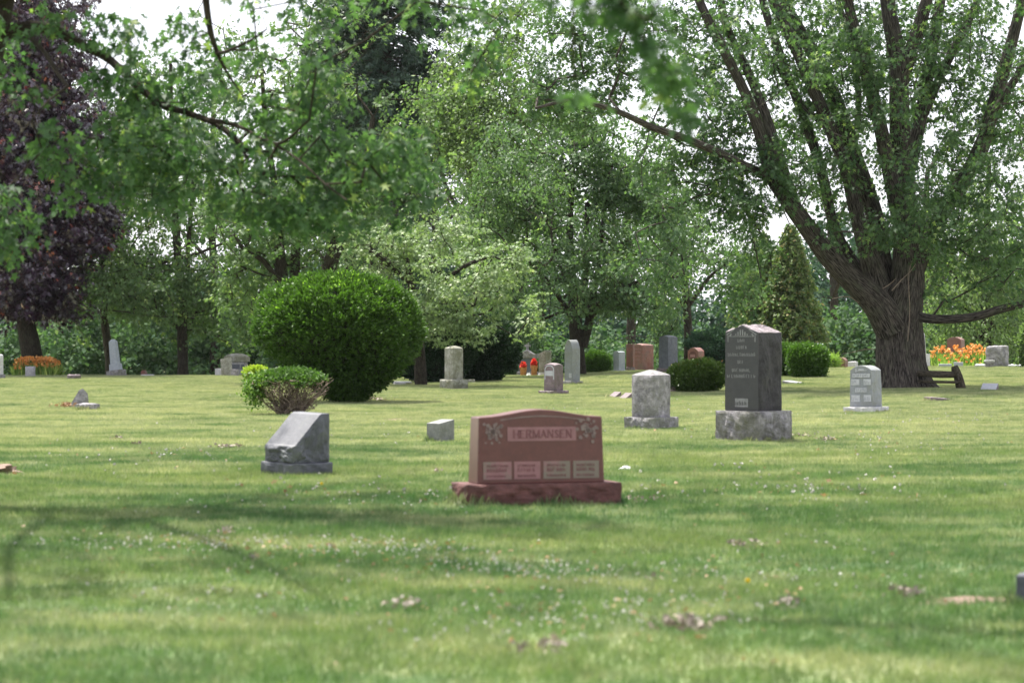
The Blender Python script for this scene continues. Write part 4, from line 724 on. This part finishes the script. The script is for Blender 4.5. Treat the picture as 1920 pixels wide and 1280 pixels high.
wood_mass('far_undergrowth', 'green undergrowth and young trees along the far side of the cemetery', B_, 128, M['far'], .30, 18, .5, 202, kind='stuff', cat='undergrowth')
# tall trees seen through the gaps high at left
def far_tree(px, Y, top, hw, label, mt, seed, group='trees beyond the lawn', n=300):
    c = (top+640)/2; rg_ = np.random.RandomState(seed)
    L = [[(px, 720, 10), (px+4, 560, 8), (px-4, 400, 6), (px, (top+300)/2, 4), (px, top+40, 2)]]
    for q in range(5): s_ = -1 if q % 2 else 1; yy = 560-q*60; L.append([(px, yy, 4), (px+s_*hw*.4, yy-60, 3, rg_.uniform(-2, 2)), (px+s_*hw*.8, yy-100, 2, rg_.uniform(-3, 3))])
    return tree('broadleaf_tree', label, 'tree', px, Y, L, [(px, top+50, hw*.6, 70, 0, 3, n//5), (px, top+130, hw*.9, 120, 0, 4, n//3), (px-hw*.3, top+260, hw*.75, 120, 0, 4, n//3), (px+hw*.35, top+300, hw*.75, 130, 0, 4, n//3)], M['bark2'], mt, .24, 30, .6, OVAL, seed, .7, .009, (.6, -.12), group=group)
far_tree(760, 150, 260, 180, 'deep green tree far behind the variegated tree, the farthest there', M['farblue'], 311, n=330)
far_tree(1010, 152, 250, 190, 'deep green tree far behind the linden trunk', M['far'], 312, n=330)
far_tree(400, 125, 130, 130, 'broad green tree far behind the domed monument', M['far'], 301, n=200)
far_tree(820, 132, 250, 120, 'dull green tree far behind the pale variegated tree', M['farblue'], 302)
far_tree(960, 138, 140, 120, 'tall grey-green tree far behind the linden', M['far'], 307)
far_tree(700, 140, 120, 130, 'green tree far behind the tall spruce', M['farblue'], 308)
far_tree(1180, 142, 330, 110, 'grey-green tree far behind the right side of the linden', M['far'], 309, n=200)
far_tree(620, 128, 200, 140, 'green tree far behind the leaning trunks, below the spruce', M['far'], 303)
far_tree(230, 130, 150, 150, 'tall green tree far behind the straight trunk at left', M['far'], 304)
far_tree(1560, 150, 440, 70, 'hazy blue-green tree showing under the great maple limb', M['farblue'], 305, n=150)
far_tree(1740, 140, 330, 110, 'grey-green tree far behind the great trunk', M['farblue'], 306, n=200)

# ------------------------------------------------------------------ bushes
def shell(rng, n, c, r3, fn):
    d = unit(rng.normal(size=(n, 3))); k = fn(d); return c+d*np.array(r3)*k[:, None], d
def bush(name, label, cat, px, py, wpx, hpx, leafm, seed, n, ls=.06, Y=None, shape=DIA, flat=.25, pinch=.35, bumpy=.06, trunk=True, group=None, thick=.16, dead=None, boxy=0, skew=0, dents=0):
    rng = np.random.RandomState(seed)
    if Y is None: x, y, z = at(px, py)
    else: x, y = (px-960)/FPX*Y, Y; z = float(gz(x, y))
    k = y/FPX; rx = wpx*k/2; y += rx*.8; x = (px-960)/FPX*y; z = float(gz(x, y)); k = y/FPX; rx = wpx*k/2; h = hpx*k; ry = rx*.92
    ph = rng.rand(8, 3)*6; fr = rng.normal(size=(8, 3))*4.5
    def prof(d):
        b = 1+bumpy*np.sum(np.sin(d@fr.T+ph[:, 0]), 1)/2.5
        if dents:
            for q in range(14): c_ = unit(ph[q % 8]*[1, -1, 1]-3+np.array([q, -q*.5, .3*q])-[6, -3, 2]); b = b-dents*np.exp(-np.sum((d-c_)**2, 1)/.02)
        if boxy: b = b*(np.abs(d[:, 0])**boxy+np.abs(d[:, 1])**boxy+np.abs(d[:, 2])**boxy)**(-1/boxy)
        return b
    zc = z+h*.56
    def place(d, f):
        p = d*np.array([rx, ry, h*.46])*f[:, None]; lo = np.clip(-d[:, 2], 0, 1); p[:, :2] *= (1-pinch*lo**1.25)[:, None]
        p[:, 0] += skew*k*lo**1.3; p[:, 2] = np.where(d[:, 2] < 0, d[:, 2]*h*.56*f, p[:, 2]); return p+np.array([x, y, zc])
    r = empty(name, (x, y, z), 0, label, cat, group)
    # closed near-black core under the foliage
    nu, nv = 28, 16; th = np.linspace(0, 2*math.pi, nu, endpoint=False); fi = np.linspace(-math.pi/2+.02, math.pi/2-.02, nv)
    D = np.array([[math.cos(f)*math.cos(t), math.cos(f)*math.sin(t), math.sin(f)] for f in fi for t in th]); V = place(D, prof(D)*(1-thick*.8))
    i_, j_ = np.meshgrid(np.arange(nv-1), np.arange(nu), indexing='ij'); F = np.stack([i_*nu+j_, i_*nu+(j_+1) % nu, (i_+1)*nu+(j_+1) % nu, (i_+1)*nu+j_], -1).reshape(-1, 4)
    link('inner_core', mesh_q('inner_core', V-[x, y, z], F), M['core'], r)
    d = unit(rng.normal(size=(n, 3))*[1, 1, 1]); n = n//3; d = d[:n]; f = prof(d)*(1-thick*rng.rand(n)**1.7)*rng.uniform(.975, 1.012, n); p = place(d, f)
    m_ = p[:, 2] > z+.02; p = p[m_]; d = d[m_]; q = 10; c0 = np.repeat(p, q, 0); dd = np.repeat(d, q, 0); ou = rng.rand(len(c0), 1); p = c0+dd*ls*(ou*.9-.3)+rng.normal(size=c0.shape)*ls*(.30+.28*ou)
    tip = dd+rng.normal(size=p.shape)*.55+[0, 0, .35]; nor = rng.normal(size=p.shape)+dd*.3
    ti = np.repeat(rng.rand(len(d)), q)*.45+.55*ou[:, 0]*rng.uniform(.6, 1, len(p)); ti = np.clip(ti*.85+.20*np.clip(dd[:, 2], -.5, 1), 0, 1)  # young tips lighter; light from above also put into the tint
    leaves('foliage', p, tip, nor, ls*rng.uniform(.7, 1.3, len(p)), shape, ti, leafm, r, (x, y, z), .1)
    if trunk:
        wd = Wood()
        for a in range(7):
            az = rng.rand()*6.28; e = np.array([math.cos(az)*rx*.5, math.sin(az)*ry*.5, h*.5]); wd.tube([(x, y, z-.05), (x+e[0]*.35, y+e[1]*.35, z+h*.2), (x+e[0], y+e[1], z+e[2])], [.05, .04, .02], 6)
        wd.build('stems', M['bark2'], r, (x, y, z))
    return r
M['core'] = plain('dark_bush_core', (.014, .014, .009), 1, .4, 12)
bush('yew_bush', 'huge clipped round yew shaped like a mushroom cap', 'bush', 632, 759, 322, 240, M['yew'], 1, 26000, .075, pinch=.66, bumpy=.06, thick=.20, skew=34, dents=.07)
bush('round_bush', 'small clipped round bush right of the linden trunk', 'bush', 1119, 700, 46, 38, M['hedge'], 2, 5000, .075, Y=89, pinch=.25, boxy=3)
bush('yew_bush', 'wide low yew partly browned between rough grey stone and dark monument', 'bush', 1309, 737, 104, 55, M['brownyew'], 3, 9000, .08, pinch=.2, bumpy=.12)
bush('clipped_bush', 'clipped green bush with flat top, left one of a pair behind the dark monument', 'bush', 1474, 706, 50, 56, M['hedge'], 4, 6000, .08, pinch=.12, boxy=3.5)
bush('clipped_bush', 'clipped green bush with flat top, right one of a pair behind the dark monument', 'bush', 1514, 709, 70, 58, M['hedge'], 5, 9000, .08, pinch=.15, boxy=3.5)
bush('lime_bush', 'low lime-yellow shrub left of the half-dead bush', 'bush', 480, 708, 40, 22, M['lime'], 6, 2600, .08, Y=80, pinch=.1, shape=OVAL)
bush('lime_bush', 'yellow-green leafy bush at the right picture edge', 'bush', 1945, 700, 66, 84, M['pale'], 7, 5000, .10, Y=84, pinch=.1, shape=OVAL, bumpy=.15)
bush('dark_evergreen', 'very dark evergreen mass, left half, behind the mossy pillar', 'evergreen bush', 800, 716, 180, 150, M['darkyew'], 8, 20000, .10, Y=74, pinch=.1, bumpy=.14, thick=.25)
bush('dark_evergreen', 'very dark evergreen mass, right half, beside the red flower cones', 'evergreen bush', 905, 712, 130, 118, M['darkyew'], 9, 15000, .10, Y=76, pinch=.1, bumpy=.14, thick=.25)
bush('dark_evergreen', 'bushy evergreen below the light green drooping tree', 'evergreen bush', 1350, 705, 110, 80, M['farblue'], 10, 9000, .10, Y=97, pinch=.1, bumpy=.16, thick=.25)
bush('lily_leaves', 'light green tuft of lily leaves right of the clipped bush pair', 'plant', 1559, 696, 24, 22, M['lily'], 12, 700, .16, Y=88, pinch=.1, shape=NEEDLE, bumpy=.15, trunk=False)

# half-dead bush
rng = np.random.RandomState(15)
x, y, z = at(545, 781); y += .5; x = (545-960)/FPX*y; k = y/FPX; z = float(gz(x, y)); bz = empty('half_dead_bush', (x, y, z), 0, 'small half-dead yew with green top and bare brown twigs in front of the round yew', 'bush')
wd = Wood(); tops = []
for q in range(90):
    az = rng.rand()*6.28; rr = rng.rand()**.6; e = np.array([math.cos(az)*rr*78*k, math.sin(az)*rr*62*k, rng.uniform(50, 80)*k*(1-.25*rr)]); b0 = np.array([rng.choice([-14, 16])*k+rng.normal()*.03, rng.normal()*.05, 0])
    m1 = b0+e*[.35, .35, .45]+rng.normal(size=3)*.03; pts_ = np.array([b0, m1, e+b0*.3])+[x, y, z]; wd.tube(pts_, [.017, .011, .005], 5, sub=3); tops.append((m1, e+b0*.3))
nodes = [np.array(t[1])+[x, y, z] for t in tops]+[np.array(t[0])+[x, y, z] for t in tops]
tg = np.array([x, y, z])+np.stack([rng.normal(size=2600)*40*k, rng.normal(size=2600)*28*k, rng.uniform(8, 72, 2600)*k], -1)
tg = tg[np.abs(tg[:, 0]-x) < (40+.6*(tg[:, 2]-z)/k)*k]
grow(wd, rng, nodes, [.006]*len(nodes), tg, .0022, .1, 0, .12, n=3); wd.build('bare_twigs', M['deadtwig'], bz, (x, y, z))
d = rng.normal(size=(7500, 3)); d[:, 2] = np.abs(d[:, 2]); d = unit(d); p = np.array([x, y, z+50*k])+d*np.array([80*k, 62*k, 38*k])*rng.uniform(.72, 1.03, (7500, 1)); p = p[(p[:, 2] > z+(64+6*np.sin(p[:, 0]*9))*k) | (p[:, 0] < x-66*k)]
p = np.vstack([p, np.array([x-66*k, y, z+50*k])+rng.normal(size=(900, 3))*[9*k, 20*k, 12*k]])
p = np.repeat(p, 2, 0)+rng.normal(size=(len(p)*2, 3))*.025
leaves('foliage', p, rng.normal(size=p.shape)*.7+[0, 0, .7], rng.normal(size=p.shape), .065*rng.uniform(.7, 1.3, len(p)), DIA, np.clip(rng.rand(len(p))*.75+.25*(p[:, 0] < x-45*k)+.15, 0, 1), M['hedge'], bz, (x, y, z), .1)

# daylilies
def lilies(label, px, py, w_, h_, Y, seed, nfl, seg):
    rng = np.random.RandomState(seed); x, y = (px-960)/FPX*Y, Y; z = float(gz(x, y)); k = Y/FPX; r = empty('daylily_clump', (x, y, z), 0, label, 'flowers')
    n = nfl*9; b = np.stack([rng.uniform(-.5, .5, n)*w_*k, rng.normal(size=n)*.35, np.zeros(n)], -1)+[x, y, z]; hh = h_*k*rng.uniform(.35, .72, n)
    t = rng.normal(size=(n, 3))*.35+[0, 0, 1]; t = unit(t); leaves('foliage', b+t*hh[:, None]*.5, t, rng.normal(size=(n, 3)), hh*1.05, NEEDLE*[1.1, 1], rng.rand(n), M['lily'], r, (x, y, z))
    c = []
    for i in range(nfl):
        u = rng.uniform(-.5, .5); c.append([x+u*w_*k, y+rng.normal()*.35-.1, z+h_*k*rng.uniform(.40, .95)*(1-.35*(2*u)**4)])
    c = np.array(c); q = 7; p = np.repeat(c, q, 0); d = unit(rng.normal(size=p.shape)+[0, -.2, .3]); p = p+d*.035
    leaves('flowers', p, d, rng.normal(size=p.shape), np.full(len(p), .085), FAT, rng.rand(len(p)), M['orange'], r, (x, y, z), .2)
    wd = Wood(); b = c.copy(); b[:, 2] = z; wd.prisms(b, c, np.full(len(c), .006), np.full(len(c), .004), 3); wd.build('stems', M['lily'], r, (x, y, z)); return r
lilies('big clump of orange daylilies at the left below the purple maple', 70, 700, 82, 38, 90, 1, 300, 0)
lilies('orange daylilies right beside the great trunk, left of the red stone', 1765, 692, 48, 42, 91.5, 2, 50, 0)
lilies('orange daylilies in front of the red granite stone', 1795, 692, 34, 42, 92, 3, 45, 0)
lilies('orange daylilies between the red stone and the broad grey slab', 1828, 692, 40, 46, 92, 4, 75, 0)
lilies('light green daylily leaves without many blooms in front of the orange ones', 1800, 692, 90, 22, 89.5, 5, 12, 0)
# red flower cones
for px, h_, l in ((981, 27, 'shorter rust-orange cone vase of red artificial flowers in front of the cross-topped monument'), (1001.5, 32, 'taller rust-orange cone vase of red artificial flowers beside the shorter one')):
    rng = np.random.RandomState(px.__hash__() % 1000); Y = 89.5; x = (px-960)/FPX*Y; z = float(gz(x, Y)); k = Y/FPX; r = empty('flower_cone', (x, Y, z), 0, l, 'flower vase', 'red flower cones')
    n = 900; f = rng.rand(n); az = rng.rand(n)*6.28; rr = (3.6+2.6*f)*k; p = np.stack([x+np.cos(az)*rr, Y+np.sin(az)*rr, z+f*h_*.62*k], -1)
    leaves('wicker_cone', p, rng.normal(size=(n, 3))*[.5, .5, 1.6], np.stack([np.cos(az), np.sin(az), 0*az], -1)+.01, np.full(n, .07), OVAL, rng.rand(n), M['vase'], r, (x, Y, z), .1)
    d = unit(rng.normal(size=(420, 3))); p = np.array([x, Y, z+h_*.70*k])+d*np.array([6.0, 6.0, h_*.34])*k*rng.uniform(.6, 1, (420, 1))
    leaves('petals', p, d+rng.normal(size=p.shape)*.4, rng.normal(size=p.shape), np.full(len(p), .075), FAT, rng.rand(len(p)), M['redfl'], r, (x, Y, z), .2)

def crumple(name, label, cat, px, py, w_, h_, m, seed, Y=None):
    rng = np.random.RandomState(seed)
    if Y: x, y = (px-960)/FPX*Y, Y; z = float(gz(x, y))
    else: x, y, z = at(px, py)
    k = y/FPX; bm = bmesh.new(); bmesh.ops.create_icosphere(bm, subdivisions=3, radius=1)
    for v in bm.verts:
        n_ = mnoise.fractal(v.co*1.9+Vector((seed, 0, 0)), 1, 2, 3); f = .75+.55*n_; v.co = Vector((v.co.x*w_*k/2*f, v.co.y*w_*k/2.4*f, max(v.co.z, -.25)*h_*k*.75*f+h_*k*.15))
    me = bpy.data.meshes.new(name); bm.to_mesh(me); bm.free(); o = link(name, me, m); o.location = (x, y, z); return tag(o, label, cat)
crumple('crumpled_paper', 'crumpled white paper in the grass right of the red family stone', 'litter', 1171, 884, 30, 13, M['paper'], 3)
crumple('white_bundle', 'small white bundle between the two red flower cones', 'flowers', 991, 704, 9, 9, M['paper'], 5, 89)
crumple('bark_mulch_mound', 'low reddish mulch mound at the left picture edge', 'mulch', -8, 888, 110, 26, M['soil'], 9)

# old log rail beside the trunk
x, y, z = at(1800, 730); k = y/FPX; r = empty('log_bench', (x, y, z), 0, 'weathered log bench with a leaning gnarled post beside the great trunk', 'bench')
def lp(a, b, dy=0): return (x+(a-1800)*k, y+dy, z+(730-b)*k)
rng = np.random.RandomState(8)
wd = Wood(); wd.tube([lp(1803, 734), lp(1799, 712), lp(1793, 695), lp(1790, 686)], [9.5*k, 8.5*k, 8*k, 6*k], 12, .12, rng, 4); wd.tube([lp(1790, 686.2), lp(1789.8, 685.4)], [5.4*k, .003], 10); wd.build('post', M['log'], r, (x, y, z))
wd = Wood(); wd.tube([lp(1722, 700, .8), lp(1765, 702), lp(1791, 702)], [6*k, 7*k, 6*k], 10, .04, rng, 4); wd.build('backrest', M['log'], r, (x, y, z))
wd = Wood(); wd.tube([lp(1722, 715.5, .7), lp(1770, 716, -.1), lp(1799, 716, -.1)], [2.6*k, 2.6*k, 2.6*k], 10, .04, rng, 4); wd.build('seat', M['log'], r, (x, y, z))
wd = Wood(); wd.tube([lp(1722, 733, .9), lp(1722, 690, .9)], [8*k, 7*k], 10, .08, rng, 4); wd.build('post', M['log'], r, (x, y, z))

# ------------------------------------------------------------------ things lying in the grass
def clump(px, py, w_, n, label, m='deadleaf', seed=0, ls=.05, name='dead_leaf_clump', cat='dead leaves', h=.05):
    rng = np.random.RandomState(seed); x, y, z = at(px, py); k = y/FPX; n3 = rng.normal(size=(n, 3))*[w_*k*.34, w_*k*.55, 0]; p = n3+[x, y, z]; p[:, 2] += rng.rand(n)*h+.01
    o = leaves(name, p, rng.normal(size=p.shape)*[1, 1, .5], rng.normal(size=p.shape)+[0, 0, .5], ls*rng.uniform(.6, 1.3, n), MAPLE, rng.rand(n), M[m], None, (x, y, z), .5); o.location = (x, y, z); return tag(o, label, cat, 'clumps of dead leaves' if name == 'dead_leaf_clump' else None)
for i_, (a, b, w_, n, l) in enumerate([(425, 842, 42, 60, 'greyish dead leaf clump left of the blue-grey slant headstone'), (258, 837, 22, 24, 'small dark dead leaf clump in the sunlit grass at left'), (220, 826, 18, 20, 'smallest grey leaf clump farther left and back'),
    (1290, 1184, 90, 90, 'large grey dead leaf clump near the viewer at lower centre-right'), (1395, 1030, 50, 44, 'pale leaf clump on the lawn in front of the dark monument'), (1030, 1224, 44, 30, 'grey leaf scrap near the viewer below the red stone'), (975, 1228, 26, 12, 'pale curled leaf beside the grey leaf scrap'),
    (1480, 1143, 34, 26, 'pinkish leaf clump near the viewer at right'), (1700, 1122, 46, 40, 'reddish-grey leaf clump at the left end of the bare strip'), (1500, 820, 34, 24, 'leaf litter just right of the dark monument base'), (1553, 828, 34, 28, 'brown leaf litter farther right of the dark monument base'), (425, 1006, 30, 22, 'brownish leaf clump in the shade at left'),
    (470, 1056, 24, 12, 'pale leaf clump in the clover at left'), (1225, 1094, 28, 9, 'bright white curled leaf at lower centre'), (1200, 944, 60, 40, 'brown leaf litter at the right foot of the red family stone'), (820, 889, 14, 8, 'single dark fallen leaf left of the red family stone'), (760, 1146, 60, 24, 'row of pale fallen leaves near the viewer at centre-left')]):
    clump(a, b, w_, n, l, seed=i_+1, ls=.045 if b < 900 else .035)
clump(128, 765, 34, 90, 'orange-brown fallen leaves heaped against the broken triangular stone', 'orangeleaf', 40, .07, 'fallen_leaf_heap', 'fallen leaves', .1)
clump(705, 752, 40, 60, 'pale dead leaves under the right foot of the round yew', 'deadleaf', 41, .06, 'fallen_leaf_heap', 'fallen leaves', .08)
def patch_soil(px, py, w_, d_, label, seed):
    rng = np.random.RandomState(seed); x, y, z = at(px, py); k = y/FPX; n = 26; th = np.arange(n)/n*6.283; rr = 1+.25*np.sin(3*th+seed)+.15*np.sin(7*th); V = [(x, y, z+.03)]
    for a, b in zip(th, rr): q = (x+math.cos(a)*w_*k/2*b, y+math.sin(a)*d_/2*b); V.append((q[0], q[1], float(gz(*q))+.004))
    bm = bmesh.new(); vs_ = [bm.verts.new(v) for v in V]
    for i in range(n): bm.faces.new((vs_[0], vs_[1+i], vs_[1+(i+1) % n]))
    me = bpy.data.meshes.new('bare_soil'); bm.to_mesh(me); bm.free(); return tag(link('bare_soil', me, M['soil']), label, 'bare soil', kind='stuff')
patch_soil(748, 788, 96, .7, 'thin strip of bare brown soil left of the small grey marker', 1); patch_soil(1810, 1128, 190, .22, 'long bare dry strip in the grass at lower right', 2)
tp = []; rng = np.random.RandomState(61)
for px, py, th, w_, d_ in FOOT:
    if isinstance(py, tuple): y, x = py; k = y/FPX
    else: x, y, z = at(px, py); y += .12; k = y/FPX
    for q in range(int(900*(w_+d_)*k)):
        t = rng.uniform(-1, 1); sd = rng.randint(4); u, v = [(t, -1), (t, 1), (-1, t), (1, t)][sd]; ex = .01+abs(rng.normal())*.03
        lx = u*(w_*k/2)+(ex*np.sign(u) if sd > 1 else 0); ly = v*(d_*k/2)+(ex*np.sign(v) if sd < 2 else 0); c_, s_ = math.cos(th), math.sin(th); tp.append((x+lx*c_-ly*s_, y+lx*s_+ly*c_, .75+.5*math.sin(lx*9+px)+.3*math.sin(ly*23)))
tp = np.array(tp); hh = 1.25*np.clip(tp[:, 2], .35, 1.4)*rng.uniform(.035, .085, len(tp)); tp[:, 2] = gz(tp[:, 0], tp[:, 1])+hh*.42
t_ = unit(rng.normal(size=tp.shape)*[.35, .35, 0]+[0, 0, 1]); o = leaves('grass_tufts', tp, t_, rng.normal(size=tp.shape), hh, NEEDLE*[1.1, 1], rng.rand(len(tp)), M['blade'], None, (0, 0, 0)); tag(o, 'longer untrimmed grass round the feet of the stones', 'grass', kind='stuff')
# clover heads and scattered leaf bits over the near lawn
rng = np.random.RandomState(99); c = []
for a, b, sx, sy, n in ((300, 1025, 260, 16, 100), (700, 1035, 260, 22, 90), (1000, 1075, 240, 26, 80), (1150, 1150, 300, 40, 60), (400, 1120, 300, 60, 34), (900, 1180, 300, 40, 36), (1500, 1080, 260, 70, 46), (1500, 920, 300, 40, 70), (700, 940, 400, 40, 60), (1650, 830, 200, 30, 40), (900, 810, 500, 30, 40), (1300, 765, 350, 20, 40), (300, 860, 250, 40, 30), (1750, 790, 150, 15, 30), (700, 745, 250, 10, 30)):
    for _ in range(int(n*1.5)):
        u, v = a+rng.normal()*sx*.5, b+rng.normal()*sy*.5; v = max(v, 730)
        if v < 1275: Y = CZ*FPX/(v-HOR); c.append(((u-960)/FPX*Y, Y, float(gz((u-960)/FPX*Y, Y))+rng.uniform(.03, .05)))
c = np.array(c); n = len(c); q = 6; p = np.repeat(c, q, 0)+rng.normal(size=(n*q, 3))*.004
near = np.where(np.repeat(c[:, 1], q) < 20, .013, .028)
me_ = leaves('clover_flowers', p, rng.normal(size=p.shape)+[0, 0, .5], rng.normal(size=p.shape), near*np.repeat(rng.uniform(.45, 1.15, n), q), FAT, rng.rand(len(p)), M['clover'], None, (0, 0, 0), .2); tag(me_, 'tiny white clover heads sprinkled through the lawn', 'clover', kind='stuff')
c2 = c[rng.rand(n) < .8]+rng.normal(size=(int(0)+1, 3))*0; c2 = c2+np.stack([rng.normal(size=len(c2))*.3, rng.normal(size=len(c2))*.5, -.02+0*c2[:, 0]], -1)
me_ = leaves('scattered_leaf_bits', c2, rng.normal(size=c2.shape)*[1, 1, .3], rng.normal(size=c2.shape)*.6+[0, 0, 1], np.where(c2[:, 1] < 20, .035, .055)*rng.uniform(.6, 1.2, len(c2)), MAPLE, rng.rand(len(c2)), M['orangeleaf'], None, (0, 0, 0), .4); tag(me_, 'bits of dry brown leaf scattered over the lawn', 'dry leaves', kind='stuff')
for a, b, l in ((603, 912, 'single yellow dandelion left of the red family stone'), (1402, 1101, 'single yellow dandelion near the viewer at right')):
    x, y, z = at(a, b+6); r = empty('dandelion', (x, y, z), 0, l, 'dandelion', 'dandelions'); wd = Wood(); wd.tube([(x, y, z), (x, y, z+.05)], [.003, .002], 5); wd.build('stem', M['lily'], r, (x, y, z))
    d = unit(rng.normal(size=(60, 3))+[0, 0, .8]); leaves('flower', np.array([x, y, z+.052])+d*.008, d, rng.normal(size=d.shape), np.full(60, .014), FAT, rng.rand(60), M['yellow'], r, (x, y, z))

# ------------------------------------------------------------------ the air: pale summer haze
bm = bmesh.new(); bmesh.ops.create_cube(bm, size=1)
for v in bm.verts: v.co = Vector((v.co.x*420, 90+v.co.y*300, 14+v.co.z*36))
me = bpy.data.meshes.new('haze'); bm.to_mesh(me); bm.free(); hz_m = bpy.data.materials.new('haze'); hz_m.use_nodes = True; nt = hz_m.node_tree; nt.nodes.clear()
hv = nt.nodes.new('ShaderNodeVolumePrincipled'); hv.inputs['Color'].default_value = (.86, .92, 1, 1); hv.inputs['Density'].default_value = .00005; ho = nt.nodes.new('ShaderNodeOutputMaterial'); nt.links.new(hv.outputs[0], ho.inputs['Volume'])
tag(link('haze', me, hz_m), kind='stuff')
